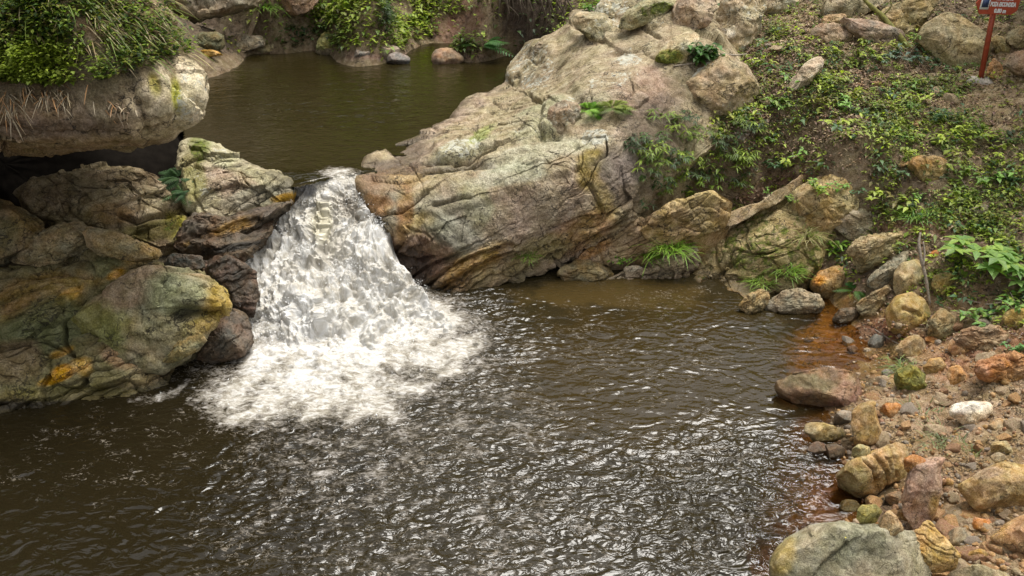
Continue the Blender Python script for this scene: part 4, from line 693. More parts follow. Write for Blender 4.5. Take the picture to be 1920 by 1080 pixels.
st('large round ochre stone with a dark notch on the right bank', [(1660,582),(1680,555),(1710,547),(1734,562),(1746,590),(1736,616),(1712,629),(1682,622),(1663,604)], (.45,.30,.105), 74, name='round_stone', thick=.85, cuts=3, p=2.2, rough=.025, mat=M_STONE, res=(120,70), cutr=(.8,.93), dz=.5, fk=.03,
   cracks=[([(1692,578),(1710,584),(1726,594)], 4, .05, .0)])
st('brown block with an orange face at the foot of the mossy outcrop', [(1518,535),(1530,515),(1560,502),(1582,496),(1592,515),(1585,540),(1562,558),(1545,552)], (.38,.25,.12), 75, thick=.9, cuts=8, blobs=[(1535,525,16,10,0,(.5,.25,.05),.8)], dz=.5)
st('smooth mauve ledge at the waterline under the brown block', [(1432,588),(1448,560),(1470,546),(1500,542),(1530,555),(1545,575),(1520,590),(1475,592)], (.31,.26,.19), 76, name='rock_ledge', thick=.7, layers=(-10, 14, 3), res=(110,60))
st('brown wedge of rock at the water between outcrop and ledge', [(1385,578),(1402,555),(1425,543),(1442,548),(1438,572),(1415,590)], (.32,.24,.13), 77, layers=(-40, 9, 4))
st('dark wet stones beside the shallow orange water', [(1560,600),(1575,580),(1600,576),(1615,590),(1600,604),(1575,608)], (.2,.15,.10), 78, wet=.5)
st('grey brown upright rock behind the large round stone', [(1738,628),(1742,600),(1758,580),(1785,578),(1795,598),(1785,625),(1762,645),(1745,642)], (.26,.20,.11), 79, thick=.8, moss=.15, cuts=10)
st('greenish rock right of the leaning dead branch', [(1745,540),(1752,515),(1780,510),(1808,525),(1800,548),(1770,556)], (.28,.22,.09), 80, moss=.25)
# right shore
st('dark brown rock with a mauve right side in the shallows', [(1453,738),(1465,712),(1490,692),(1525,690),(1565,704),(1600,720),(1622,740),(1602,758),(1570,774),(1525,770),(1482,756)], (.30,.19,.11), 91, name='shore_rock', thick=.8, res=(140,80), mat=M_STONE, cuts=12, cutr=(.38,.66), p=2.4, dz=.3, reg=True, blobs=[(1520,715,50,18,10,(.20,.17,.09),.8),(1590,745,34,26,0,(.33,.18,.12),.9),(1520,768,90,8,5,WE,.9)])
st('upright brown ochre stone behind the shore', [(1597,795),(1603,762),(1618,750),(1636,752),(1648,775),(1662,810),(1665,832),(1640,842),(1612,832)], (.40,.26,.11), 92, name='shore_rock', thick=.8, mat=M_STONE, cuts=8, dz=.4)
st('flat ochre stone at the water edge', [(1507,812),(1512,792),(1545,793),(1590,808),(1592,820),(1560,832),(1525,828)], (.44,.32,.14), 93, name='shore_rock', thick=.8, mat=M_STONE, cuts=7, dz=.4)
st('big ochre block with curved cracks at the water edge', [(1567,880),(1590,865),(1640,848),(1675,833),(1697,834),(1701,865),(1694,893),(1655,905),(1625,932),(1600,934),(1578,915)], (.43,.285,.125), 94, name='shore_rock', thick=.85, res=(150,80), mat=M_STONE, cuts=5, dz=.5, cutr=(.68,.86), reg=True,
   cracks=[([(1618,862),(1640,880),(1646,905)], 3, .035, .01), ([(1640,855),(1658,875),(1662,900)], 2.5, .03, .01), ([(1670,840),(1680,865),(1680,892)], 2.5, .03, .01), ([(1655,850),(1668,868),(1670,880)], 2, .02, 0)], blobs=[(1600,900,30,24,0,(.42,.35,.15),.7)])
st('mauve pink slab leaning over small stones right of the ochre block', [(1690,930),(1700,905),(1715,880),(1735,860),(1760,856),(1773,870),(1772,920),(1762,960),(1742,986),(1722,978),(1700,955)], (.42,.26,.17), 95, name='shore_rock', thick=.6, res=(130,70), mat=M_STONE, cuts=6, dz=.6, reg=True, blobs=[(1745,900,26,50,10,(.42,.28,.20),.8),(1755,950,14,30,0,(.45,.27,.09),.8)])
st('ochre boulder with a dark green side at the right edge', [(1797,910),(1815,888),(1850,875),(1885,868),(1960,872),(1990,915),(1950,950),(1900,950),(1855,958),(1818,938)], (.41,.28,.13), 96, name='shore_rock', thick=.8, res=(140,80), mat=M_STONE, cuts=6, dz=.5, reg=True, blobs=[(1830,925,26,16,20,MO,.4),(1850,885,40,12,0,(.38,.27,.18),.7)])  # dark green patch painted low on the left side
st('biggest greenish grey rock in the bottom right foreground', [(1443,1045),(1470,1015),(1520,990),(1580,985),(1625,990),(1670,982),(1712,998),(1735,1040),(1750,1100),(1720,1190),(1600,1220),(1500,1180),(1450,1110)], (.32,.28,.185), 97, name='shore_rock', thick=.6, res=(230,120), mat=M_STONE, cuts=7, dz=.3, cutr=(.65,.88), reg=True, rough=.03,
   cracks=[([(1525,1078),(1555,1040),(1585,1020)], 4, .03, .03)], blobs=[(1470,1040,26,40,30,(.40,.29,.09),.8),(1680,1040,50,60,0,(.34,.29,.19),.6),(1580,1020,70,40,0,(.28,.265,.17),.6),(1560,1000,120,40,0,LI,.1)])
st('crumbly orange layered rock behind the biggest foreground rock', [(1690,990),(1715,978),(1750,990),(1782,1020),(1798,1042),(1780,1062),(1750,1062),(1728,1040)], (.48,.31,.12), 98, name='shore_rock', thick=.8, mat=M_STONE, layers=(25, 9, 5), res=(110,60), dz=.2)
st('smooth reddish stone at the right edge of the foreground', [(1856,1010),(1880,985),(1920,962),(1980,950),(2000,1020),(1930,1036),(1885,1034)], (.42,.25,.12), 99, name='shore_rock', thick=.7, mat=M_STONE, cuts=6)
st('tan stone cut by the bottom edge at the right', [(1765,1090),(1790,1066),(1840,1060),(1885,1075),(1905,1100),(1860,1140),(1790,1130)], (.38,.30,.17), 100, name='shore_rock', thick=.7, mat=M_STONE)
st('small pointed tan rock rising behind the biggest foreground rock', [(1645,992),(1655,970),(1668,957),(1682,972),(1694,992),(1670,1002)], (.42,.28,.14), 101, name='shore_rock', mat=M_STONE)
st('small wet yellow rock in the shallows', [(1606,968),(1612,948),(1640,946),(1654,958),(1640,976),(1618,980)], (.38,.32,.10), 102, name='shore_rock', mat=M_STONE, wet=.3)
st('white quartz coloured stone on the orange bank', [(1780,775),(1792,757),(1820,752),(1848,752),(1862,768),(1845,785),(1822,796),(1800,786)], (.68,.52,.36), 103, name='shore_rock', mat=M_STONE, blobs=[(1810,762,40,12,0,(.80,.72,.62),.9)], cuts=8)
st('squarish orange stone on the orange bank', [(1775,705),(1780,688),(1800,684),(1812,700),(1818,722),(1798,728),(1782,722)], (.48,.26,.11), 104, name='shore_rock', mat=M_STONE, cuts=10, cutr=(.5,.8))
st('brown tan block below the large round stone', [(1678,655),(1688,640),(1715,628),(1736,640),(1742,660),(1722,670),(1695,668)], (.38,.26,.13), 105, name='shore_rock', mat=M_STONE, cuts=9)
st('orange rounded stone below the brown tan block', [(1730,690),(1742,674),(1762,670),(1775,686),(1765,702),(1742,702)], (.47,.29,.12), 106, name='shore_rock', mat=M_STONE)
st('reddish angular rock on the right bank slope', [(1775,650),(1790,632),(1820,628),(1838,645),(1825,665),(1795,668)], (.44,.25,.12), 107, name='shore_rock', mat=M_STONE, cuts=12)
st('crumbling rust coloured rock at the right edge of the bank', [(1825,700),(1838,675),(1880,664),(1940,670),(1960,700),(1900,715),(1850,712)], (.40,.21,.10), 108, name='shore_rock', rough=.12, layers=(-6, 9, 4), res=(110,60))
st('weathered brown rock above the rust coloured one', [(1790,640),(1810,620),(1860,612),(1900,625),(1898,655),(1850,662),(1815,655)], (.33,.23,.15), 109, name='shore_rock', rough=.10, layers=(-6, 9, 4), res=(110,60))
st('yellowish rock at the right edge below the leafy plants', [(1880,600),(1888,585),(1925,575),(1950,590),(1930,612),(1895,614)], (.40,.29,.11), 110, name='shore_rock')
st('mossy green stone on the bank among grass', [(1676,712),(1685,690),(1712,684),(1735,700),(1738,722),(1715,735),(1690,730)], (.20,.19,.05), 111, name='shore_rock', moss=.6)
for lab, x, y, r_, c_, sd in [
    ('small orange stone right of the upright brown ochre stone', 1672,770,20,ORG,1), ('flat mauve grey stone left of the upright brown ochre stone', 1582,785,19,(.33,.26,.19),2), ('pale yellow stone above the big ochre block', 1612,846,16,(.44,.36,.17),3),
    ('brown stone in the water below the flat ochre stone', 1532,842,17,(.27,.17,.10),4), ('dark stone beside the brown stone in the water', 1565,846,18,(.22,.15,.09),5), ('orange angular stone behind the mauve pink slab', 1715,868,19,ORG,6),
    ('small flat grey stone on the orange mud by the shallows', 1645,638,17,(.30,.27,.22),7), ('orange cube like stone below the mauve pink slab', 1768,985,15,ORG,8), ('tan stone below the ochre boulder', 1815,952,17,(.44,.30,.16),9),
    ('orange stone left of the smooth reddish stone', 1838,985,19,ORG,10), ('brown flat stone behind the crumbly orange rock', 1800,1005,22,(.34,.26,.16),11), ('ochre stone near the bottom edge', 1835,1042,16,OCH,12), ('reddish stone under the crumbly orange rock', 1768,1072,18,(.38,.18,.09),13),
    ('brown stone under the big ochre block', 1680,935,18,(.30,.19,.10),14), ('orange brown stone left of the mauve pink slab', 1700,965,15,(.38,.24,.11),15), ('yellow brown stone in the shallows under the ochre block', 1590,950,17,(.30,.22,.08),16),
    ('grey pebble by the mossy green stone', 1665,700,12,(.34,.3,.24),17), ('tan stone beside the white stone', 1870,800,15,(.42,.30,.17),18), ('pale tan stone below the white stone', 1880,840,19,(.42,.32,.16),19), ('small buff stone above the ochre boulder', 1870,858,13,(.44,.33,.2),20),
    ('orange stone above the squarish orange one', 1748,640,12,ORG,21), ('small brown stone beyond the shallow orange water', 1600,655,10,(.35,.2,.1),22), ('orange lump on the slope under the big leaf plant', 1757,478,14,(.55,.24,.08),23), ('low brown rock on the slope by the dead branch', 1775,518,18,(.36,.24,.12),24),
    ('pale stone half hidden by ferns below the large flat topped boulder', 1390,252,14,(.45,.36,.29),25), ('white stone in the grass above the mossy outcrop', 1362,328,9,(.72,.68,.64),26), ('second white stone right of its twin above the mossy outcrop', 1400,330,8,(.68,.70,.66),27), ('buff stone in the leaves near the hillside centre', 1500,318,12,(.36,.26,.18),28),
    ('tan rock in the moss under the far green bank', 720,98,22,(.32,.24,.18),29), ('mauve rock at the far waterline', 748,112,18,(.27,.22,.19),30), ('brown rock at the far waterline below the red bank', 840,106,24,(.33,.21,.13),31), ('grey rock at the far waterline under dark leaves', 675,100,16,(.24,.2,.17),32)]:
    rg = np.random.default_rng(sd+500); n = 9; tq = np.linspace(0, 2*np.pi, n, endpoint=False)+rg.uniform(0, .4, n)
    rq = r_*rg.uniform(.82, 1.18, n); o_ = np.c_[x+rq*1.15*np.cos(tq), y+rq*.78*np.sin(tq)]
    stone('stone', lab, o_, c_, seed=sd+600, thick=.9, cat='stone', res=(48, 28), mat=M_STONE, rough=.06, dz=.3)
# far bank
st('great dark overhanging slab on the far bank at the top left', [(270,-60),(285,-10),(305,12),(335,28),(370,40),(415,34),(465,18),(500,5),(510,-30),(480,-70)], (.31,.26,.20), 121, Y=18.4, name='far_rock', thick=.9, lich=.15, res=(130,70), dz=.1)
st('pinkish rock hanging beneath grass on the far bank', [(512,-5),(530,20),(552,30),(575,22),(598,8),(600,-20),(520,-25)], (.38,.255,.19), 122, name='far_rock', Y=18.6)
st('dark mossy rock at the far left waterline', [(345,92),(352,68),(380,60),(418,64),(422,88),(400,96),(365,98)], (.15,.13,.07), 123, name='far_rock', moss=.3, dz=.3)
st('flat pale brown rock at the far waterline', [(412,92),(420,72),(450,66),(490,68),(500,82),(470,90),(440,97)], (.36,.30,.23), 124, name='far_rock', dz=.3, blobs=[(440,95,30,4,0,WE,.8)])
st('tan rock right of the flat pale brown far rock', [(478,98),(490,80),(512,72),(538,80),(540,96),(510,100)], (.32,.27,.17), 125, name='far_rock', moss=.1)
st('orange low stone at the far left waterline', [(352,102),(362,95),(400,93),(418,99),(400,105),(370,106)], (.40,.24,.05), 126, name='far_rock', wet=.2)
st('mossy round rock at the far waterline', [(592,96),(598,70),(615,56),(638,62),(648,85),(635,100),(610,104)], (.25,.24,.10), 127, name='far_rock', moss=.65, blobs=[(620,98,40,6,0,(.33,.28,.22),1)])
st('long slanting rock in the shade of the far bank', [(590,48),(600,30),(625,15),(650,10),(655,25),(630,42),(605,55)], (.30,.24,.18), 128, name='far_rock', Y=18.9)
# small stones of the bank: a few shapes, copied
rg = np.random.default_rng(77); protos = []
def pebble_mesh(sd):
    rr_ = np.random.default_rng(sd); nth, nph = 26, 16; ph = np.linspace(-np.pi/2, np.pi/2, nph); tq = np.linspace(0, 2*np.pi, nth, endpoint=False)
    L = np.stack([np.outer(np.cos(ph), np.cos(tq)).ravel(), np.outer(np.cos(ph), np.sin(tq)).ravel()*.8, np.repeat(np.sin(ph), nth)*.62], 1)
    for k in range(11):
        n = rr_.normal(size=3); n /= np.linalg.norm(n); h = (L@n).max(); d = h*rr_.uniform(.5, .78); L -= n*(np.maximum(L@n-d, 0)*1.0)[:, None]
    L = L+fbm(L*3, sd, 3)[:, None]*.04
    return L, gridF(nph, nth, True)
pcols = [(.40,.235,.11),(.36,.27,.16),(.30,.17,.09),(.42,.31,.19),(.29,.235,.175),(.44,.26,.11)]
npeb = 0; pdata = [pebble_mesh(900+i) for i in range(6)]; pl = None
GRP = 'small loose stones of the right bank'
PCN = ['orange', 'tan', 'rust brown', 'buff', 'grey brown', 'bright orange']
def hit_bed(px, py):
    P = Wz(px, py, 0.)
    for _ in range(8): P = Wz(px, py, float(ground(P[0], P[1])))
    return P
def place_pebble(px, py, size, k):
    global npeb
    P = hit(px, py, False)
    if np.linalg.norm(P-hit(px, py)) > .02: return
    if P[2] < -.22 or P[2] > 1.35: return
    while len(protos) <= k:
        L, F = pdata[len(protos)]; o = mesh_obj('pebble', L, F, M_STONE, col=pcols[len(protos)], aux=(0, 0, 0), sharp=28); protos.append([o, False])
    o, used = protos[k]
    if used: o = o.copy(); COL.objects.link(o)
    else: protos[k][1] = True
    P = hit_bed(px, py) if P[2] < .02 else P; o.location = P+np.array([0, 0, size*.10]); o.scale = (size,)*3; o.rotation_euler = (rg.uniform(-.4, .4), rg.uniform(-.4, .4), rg.uniform(0, 6.28)); npeb += 1
    props(o, 'small loose %s stone on the muddy right bank of the lower pool' % PCN[k], 'pebble', 'small loose %s stones of the right bank' % PCN[k])
for _ in range(600):
    if npeb >= 280: break
    t_ = rg.random()
    x = 1560+(1990-1560)*rg.random()**.8; y = 600+(1090-600)*rg.random()
    if rg.random() < .35: x, y = rg.normal(1780, 60), rg.normal(1000, 45)
    elif rg.random() < .2: x, y = rg.uniform(1390, 1600), rg.uniform(600, 1000)
    place_pebble(x, y, rg.choice([.03, .045, .065, .095, .14, .18], p=[.22, .24, .22, .17, .10, .05]), int(rg.integers(0, 6)))
for k in range(34):
    x, y = rg.uniform(1380, 1900), rg.uniform(60, 420)
    if abs(x-1840) < 50 and y < 220: continue
    P = hit(x, y, False)
    if np.linalg.norm(P-hit(x, y)) > .02: continue
    kk_ = int(rg.integers(0, 6)); o = protos[kk_][0].copy(); COL.objects.link(o); sz_ = rg.choice([.05, .08, .12, .16]); o.location = P+np.array([0, 0, sz_*.15]); o.scale = (sz_*1.3, sz_, sz_*.8); o.rotation_euler = (rg.uniform(-.4, .4), rg.uniform(-.4, .4), rg.uniform(0, 6.28))
    props(o, 'half buried stone among the leaf litter and herbs of the hillside', 'stone', 'half buried stones of the hillside')
# finer grit: one scatter
gq = np.c_[rg.uniform(1560, 2000, 9000), rg.uniform(600, 1100, 9000)]; gP = []
d_ = rays(gq[:, 0], gq[:, 1]); tq_ = (.3-CH)/d_[:, 2]
for it in range(12): Pq = np.array([0, 0, CH])+d_*tq_[:, None]; tq_ = (ground(Pq[:, 0], Pq[:, 1])-CH)/d_[:, 2]
Pq = np.array([0, 0, CH])+d_*tq_[:, None]; Pq = Pq[(Pq[:, 2] > -.02) & (Pq[:, 2] < 1.1)]
sz = np.clip(rg.exponential(.009, len(Pq)), .004, .045)
Vg = (Pq[:, None]+ico[None]*(sz[:, None]*rg.uniform(.6, 1.3, (len(Pq), 3)))[:, None]).reshape(-1, 3); Fg = (icf[None]+12*np.arange(len(Pq))[:, None, None]).reshape(-1, 3)
cg = np.array(pcols)[rg.integers(0, 6, len(Pq))]*rg.uniform(.7, 1.2, (len(Pq), 1))
props(mesh_obj('gravel', Vg, Fg, M_STONE, col=np.repeat(cg, 12, 0), aux=(0, 0, 0), smooth=False), kind='stuff')
# ------------------------------------------------------------------ plants
def unit(v): return v/(np.linalg.norm(v, axis=-1, keepdims=True)+1e-9)
def leafmesh(P, D, L, W, droop=.25, fold=.18, up=None):
    n = len(P); D = unit(D); up = np.tile([0, 0, 1.], (n, 1)) if up is None else unit(up)
    S = unit(np.cross(D, up)); N = unit(np.cross(S, D)); L = np.broadcast_to(L, n)[:, None]; W = np.broadcast_to(W, n)[:, None]; Z = np.array([0, 0, 1.])
    q = [P, P+D*L*.42+S*W*.5+N*W*fold-Z*droop*L*.12, P+D*L*.42-S*W*.5+N*W*fold-Z*droop*L*.12, P+D*L*.5-Z*droop*L*.2, P+D*L-Z*droop*L*.8]
    V = np.stack(q, 1).reshape(-1, 3); b = 5*np.arange(n)[:, None, None]
    F = (np.array([(0, 1, 3), (0, 3, 2), (1, 4, 3), (3, 4, 2)])[None]+b).reshape(-1, 3); return V, F, 5
def blademesh(P, D, L, W, bend=.5):
    """grass blade: starts along D, bends over"""
    n = len(P); D = unit(D); H = D*np.array([1, 1, 0]); H = unit(H+1e-4); S = unit(np.cross(D, [0, 0, 1.])+1e-5)
    L = np.broadcast_to(L, n)[:, None]; W = np.broadcast_to(W, n)[:, None]; bend = np.broadcast_to(bend, n)[:, None]; Z = np.array([0, 0, 1.]); q = []
    for t, w in ((0, .8), (.4, 1), (.75, .7)):
        c = P+D*L*t+(H*.35-Z)*L*bend*t*t; q += [c+S*W*w*.5, c-S*W*w*.5]
    q.append(P+D*L+(H*.35-Z)*L*bend); V = np.stack(q, 1).reshape(-1, 3); b = 7*np.arange(n)[:, None, None]
    F = (np.array([(0, 1, 3), (0, 3, 2), (2, 3, 5), (2, 5, 4), (4, 5, 6)])[None]+b).reshape(-1, 3); return V, F, 7
class Bag:
    def __init__(s): s.V = []; s.F = []; s.C = []; s.n = 0
    def add(s, vf, col):
        V, F, k = vf; s.V.append(V); s.F.append(F+s.n); s.n += len(V); s.C.append(np.repeat(np.clip(col, .004, .95), k, 0)); return s
    def obj(s, name, mat, parent=None, origin=None):
        V = np.concatenate(s.V); o = mesh_obj(name, V-(0 if origin is None else origin), np.concatenate(s.F), mat, parent, col=np.concatenate(s.C), smooth=False)
        if origin is not None and parent is None: o.location = origin
        return o
def rdir(rg, n, el=(.1, .9)):
    a = rg.uniform(0, 2*np.pi, n); z = rg.uniform(el[0], el[1], n); h = np.sqrt(1-np.clip(z, -1, 1)**2); return np.stack([np.cos(a)*h, np.sin(a)*h, z], 1)
def shades(rg, n, cols, var=.3):
    c = np.array(cols)[rg.integers(0, len(cols), n)]; return c*rg.uniform(1-var, 1+var, (n, 1))
LIME, MID, DEEP, OLIVE, BLUEG, DRY, STRAW, LITT = [(.36,.44,.06),(.29,.36,.05)], [(.17,.25,.035),(.22,.28,.045),(.13,.20,.03)], [(.030,.060,.014),(.045,.085,.018),(.028,.05,.016)], [(.15,.155,.028),(.11,.115,.024)], [(.07,.15,.06),(.10,.18,.07)], [(.27,.20,.10),(.20,.135,.07),(.33,.27,.15)], [(.42,.36,.19),(.34,.30,.13)], [(.20,.12,.075),(.13,.08,.055),(.30,.20,.12),(.20,.13,.105),(.42,.33,.22)]
def tube(name, pts, rad, mat, parent=None, col=(.3, .25, .19), n=7, origin=None):
    pts = np.array(pts, float); k = np.linspace(0, 1, len(pts)); t = np.linspace(0, 1, 4*len(pts)); Pq = np.stack([np.interp(t, k, pts[:, i]) for i in range(3)], 1)
    Pq[1:-1] = (Pq[:-2]+2*Pq[1:-1]+Pq[2:])/4; T = unit(np.gradient(Pq, axis=0)); A = unit(np.cross(T, [.13, .21, .97])); B = np.cross(T, A)
    rr_ = np.interp(t, np.linspace(0, 1, len(rad)), rad)*(1+.12*np.sin(t*40)); a = np.linspace(0, 2*np.pi, n, endpoint=False)
    V = Pq[:, None]+rr_[:, None, None]*(np.cos(a)[None, :, None]*A[:, None]+np.sin(a)[None, :, None]*B[:, None]); V = V.reshape(-1, 3)
    o0 = np.zeros(3) if origin is None else np.array(origin)
    F = gridF(len(t), n, True); m = len(V); V = np.r_[V, Pq[:1], Pq[-1:]]; i = np.arange(n); j = (i+1) % n
    caps = np.r_[np.c_[j, i, np.full(n, m)], np.c_[i+m-n, j+m-n, np.full(n, m+1)]]
    o = mesh_obj(name, V-o0, [F, caps], mat, parent, col=col)
    if origin is not None and parent is None: o.location = o0
    return o
def stems(rg, tips, base, r=.003):
    """thin curved stalks from a common base, one mesh"""
    V, F, n = [], [], 0
    for tp in tips:
        b0 = base+np.array([*rg.normal(0, .01, 2), -.02]); m = (b0+tp)/2+np.array([0, 0, .03]); S = unit(np.cross(tp-b0, [0, 0, 1.])+1e-4)*r; U = unit(np.cross(S, tp-b0))*r
        ring = [np.array([c+S, c+U, c-S, c-U]) for c in (b0, m, tp)]; V.append(np.concatenate(ring)); F.append(gridF(3, 4, True)+n); n += 12
    return np.concatenate(V), np.concatenate(F)
def plant(name, label, px, py, size, kind, cols, n, seed, cat='plant', P=None, group=None, spread=1.):
    rg = np.random.default_rng(seed+3000); B0 = hit(px, py) if P is None else np.array(P); bag = Bag()
    root = empty(name, B0); props(root, label, cat, group); O = np.zeros(3)
    if kind == 'broad':          # stalks ending in several oval leaves
        ns = max(5, n//7); tips = rdir(rg, ns, (.25, .95))*size*rg.uniform(.5, 1, (ns, 1))*np.array([spread, spread, .9])
        V, F = stems(rg, tips, O, .0025+size*.006); mesh_obj('stem', V, F, M_TWIG, root, col=(.12, .14, .04))
        for tp in tips:
            k = 7; fr = rg.uniform(.45, 1.02, k)[:, None]; d = rdir(rg, k, (-.15, .55)); bag.add(leafmesh(tp*fr, d, size*rg.uniform(.26, .45, k), size*rg.uniform(.14, .24, k), .35), shades(rg, k, cols))
        bag.obj('leaves', M_LEAF, root)
    elif kind == 'big':          # few large leaves in whorls
        ns = n; tips = rdir(rg, ns, (.35, .95))*size*rg.uniform(.55, 1, (ns, 1))*np.array([spread, spread, .75])
        V, F = stems(rg, tips, O, .006); mesh_obj('stem', V, F, M_TWIG, root, col=(.16, .20, .05))
        for tp in tips:
            k = 6; a = np.linspace(0, 2*np.pi, k, endpoint=False)+rg.uniform(0, 1); d = np.stack([np.cos(a), np.sin(a), rg.uniform(-.15, .4, k)], 1)
            bag.add(leafmesh(np.repeat(tp[None], k, 0), d, size*rg.uniform(.34, .5, k), size*rg.uniform(.17, .23, k), .35, .12), shades(rg, k, cols, .18))
        bag.obj('leaves', M_LEAF, root)
    elif kind == 'fern':         # arching fronds with narrow leaflets
        nf = n; D = rdir(rg, nf, (.25, .85)); D[:, :2] *= spread; tips = []
        for d in D:
            Lf = size*rg.uniform(.7, 1.1); k = 11; t = np.linspace(.18, 1, k)[:, None]; H = unit(d*np.array([1, 1, 0])); pts = d*Lf*t+(H*.2-np.array([0, 0, .55]))*Lf*t*t; ax = unit(np.gradient(pts, axis=0)); S = unit(np.cross(ax, [0, 0, 1.]))
            tips.append(pts[-1]); wl = size*(.36*np.sin(np.pi*np.clip(t[:, 0]*.85+.1, 0, 1))+.04)
            c = shades(rg, 1, cols, .25)
            for sg in (-1, 1): bag.add(leafmesh(pts, S*sg+ax*.55, wl, wl*.26, .25), np.repeat(c, k, 0)*rg.uniform(.85, 1.15, (k, 1)))
        V, F = stems(rg, np.array(tips), O, .0025); mesh_obj('stem', V, F, M_TWIG, root, col=(.10, .10, .03)); bag.obj('fronds', M_LEAF, root)
    elif kind == 'star':         # cane tips each carrying a spray of narrow drooping leaves
        ns = max(5, n); tips = rdir(rg, ns, (.2, .95))*size*rg.uniform(.45, 1, (ns, 1))*np.array([spread, spread, .9])
        V, F = stems(rg, tips, O, .003); mesh_obj('stem', V, F, M_TWIG, root, col=(.12, .12, .04))
        for tp in tips:
            k = 8; a = rg.uniform(0, 6.28, k); o_ = unit(tp*np.array([1, 1, 0]))*.5; dd = np.stack([np.cos(a), np.sin(a), rg.uniform(-.25, .35, k)], 1)+o_; Lq = size*rg.uniform(.32, .52, k)
            bag.add(leafmesh(np.repeat(tp[None], k, 0), dd, Lq, Lq*rg.uniform(.15, .22, k), .45, .1), shades(rg, 1, cols, .2)*rg.uniform(.7, 1.3, (k, 1)))
        bag.obj('leaves', M_LEAF, root)
    elif kind == 'grass':
        P0 = np.c_[rg.normal(0, size*.22*spread, (n, 2)), rg.uniform(-.03, .01, n)]; D = rdir(rg, n, (.35, .95))+np.c_[P0[:, :2]/size, np.zeros(n)]
        bag.add(blademesh(P0, D, size*rg.uniform(.5, 1.1, n), .006+size*.018, rg.uniform(.25, .8, n)), shades(rg, n, cols))
        bag.obj('blades', M_LEAF, root)
    return root
def scatter(V, N, px, py, w, n, rg):
    w = np.clip(w, 0, None); i = rg.choice(len(V), n, p=w/w.sum()); return i
# --- ground cover of the hillside: clumps, single leaves and litter
rg = np.random.default_rng(11)
nH = 330000; HX = rg.uniform(1.2, 10.5, nH); HY = rg.uniform(7.2, 21, nH); HZ = ground(HX, HY); HP = np.c_[HX, HY, HZ]; hx, hy = proj(HP)
def vis_from(bags, px, py): pass
cl1 = fbm(HP*np.array([1.3, 1.3, 0])+7, 401, 4, .6); cl2 = fbm(HP*np.array([4.5, 4.5, 0])+3, 405, 3, .6)
reg = (hx > 1180) & (hx < 2700) & (hy > -120) & (hy < 640) & (HZ > .12)
dens = ell(hx, hy, 1500, 200, 330, 190)*.9+ell(hx, hy, 1750, 340, 300, 130)*1.0+ell(hx, hy, 1350, 330, 130, 120)*1.1+ell(hx, hy, 1850, 480, 170, 90)*1.0+ell(hx, hy, 1280, 100, 60, 60)*.8+ell(hx, hy, 1420, 420, 260, 110)*.6+.15+.35*ss(1900, 2050, hx)+ell(hx, hy, 1900, 560, 130, 50)*.7
dens *= 1-.9*ell(hx, hy, 1870, 185, 70, 35)-.6*ell(hx, hy, 1620, 50, 110, 35); dens *= 1-.75*ell(hx, hy, 1700, 440, 90, 25)
keep = reg & (rg.random(nH) < np.clip(dens*(.30+1.5*cl1+1.1*cl2), .01, 1)*.40)
KP = HP[keep]; kx, ky = hx[keep], hy[keep]; n = len(KP); k1 = fbm(KP*2.2, 411, 3)
yell = ss(.1, .5, k1)[:, None]; grassy = ell(kx, ky, 1800, 320, 260, 110)[:, None]
cc_ = shades(rg, n, MID+DEEP[:2]+OLIVE, .35); cc_ = cc_*(1-yell*.6)+shades(rg, n, LIME, .2)*yell*.6; cc_ = cc_*(1-.35*grassy)+shades(rg, n, BLUEG+LIME, .2)*.35*grassy
bag = Bag(); sz = rg.uniform(.035, .095, n)*(.75+.5*(rg.random(n) < .2))
isb = rg.random(n) < (.15+.5*grassy[:, 0])
q_ = ~isb; h_ = rg.uniform(.01, .10, (n, 1))*np.clip(.4+cl1[keep][:, None]*2, .2, 1.6); KQ = KP+h_*np.array([0, 0, 1.])
bag.add(leafmesh(KQ[q_], rdir(rg, q_.sum(), (-.1, .6)), sz[q_], sz[q_]*rg.uniform(.4, .65, q_.sum()), .3), cc_[q_])
bag.add(blademesh(KP[isb], rdir(rg, isb.sum(), (.3, .95)), sz[isb]*rg.uniform(1.5, 3.2, isb.sum()), .007, rg.uniform(.2, .8, isb.sum())), cc_[isb])

ci = rg.choice(np.nonzero(reg)[0], 5600, p=(lambda w_: w_/w_.sum())(np.clip(dens[reg]*(.62+1.1*cl1[reg]+.7*cl2[reg]), .03, 2)**1.0)); m_ = 13
cR = np.clip(rg.lognormal(-2.85, .5, len(ci)), .025, .17); CP = np.repeat(HP[ci], m_, 0); RR = np.repeat(cR, m_); n = len(CP)
dd_ = rdir(rg, n, (.05, .95)); Pq = CP+dd_*(RR*rg.uniform(.3, 1, n))[:, None]*np.array([1, 1, .9]); sz = RR*rg.uniform(.55, .95, n)
pal = np.array(MID+LIME+LIME+LIME+OLIVE+DEEP[:1]+BLUEG+[(.34,.36,.08),(.22,.19,.06)]); pc = np.repeat(pal[rg.integers(0, len(pal), len(ci))], m_, 0)*rg.uniform(.7, 1.35, (n, 1))
bag.add(leafmesh(Pq, unit(dd_*np.array([1, 1, .35])+rg.normal(0, .25, (n, 3))), sz, sz*rg.uniform(.32, .6, n), .35), pc)
props(bag.obj('ground_cover', M_LEAF), kind='stuff')
kl = reg & ~keep & (rg.random(nH) < np.clip(.20+.5*ell(hx, hy, 1480, 180, 260, 150)+.5*ell(hx, hy, 1420, 330, 130, 120)+.25*cl2, .03, 1)*.85)
LP = HP[kl]+np.c_[np.zeros((kl.sum(), 2)), rg.uniform(.004, .03, kl.sum())]; n = len(LP); sz = rg.uniform(.025, .085, n)
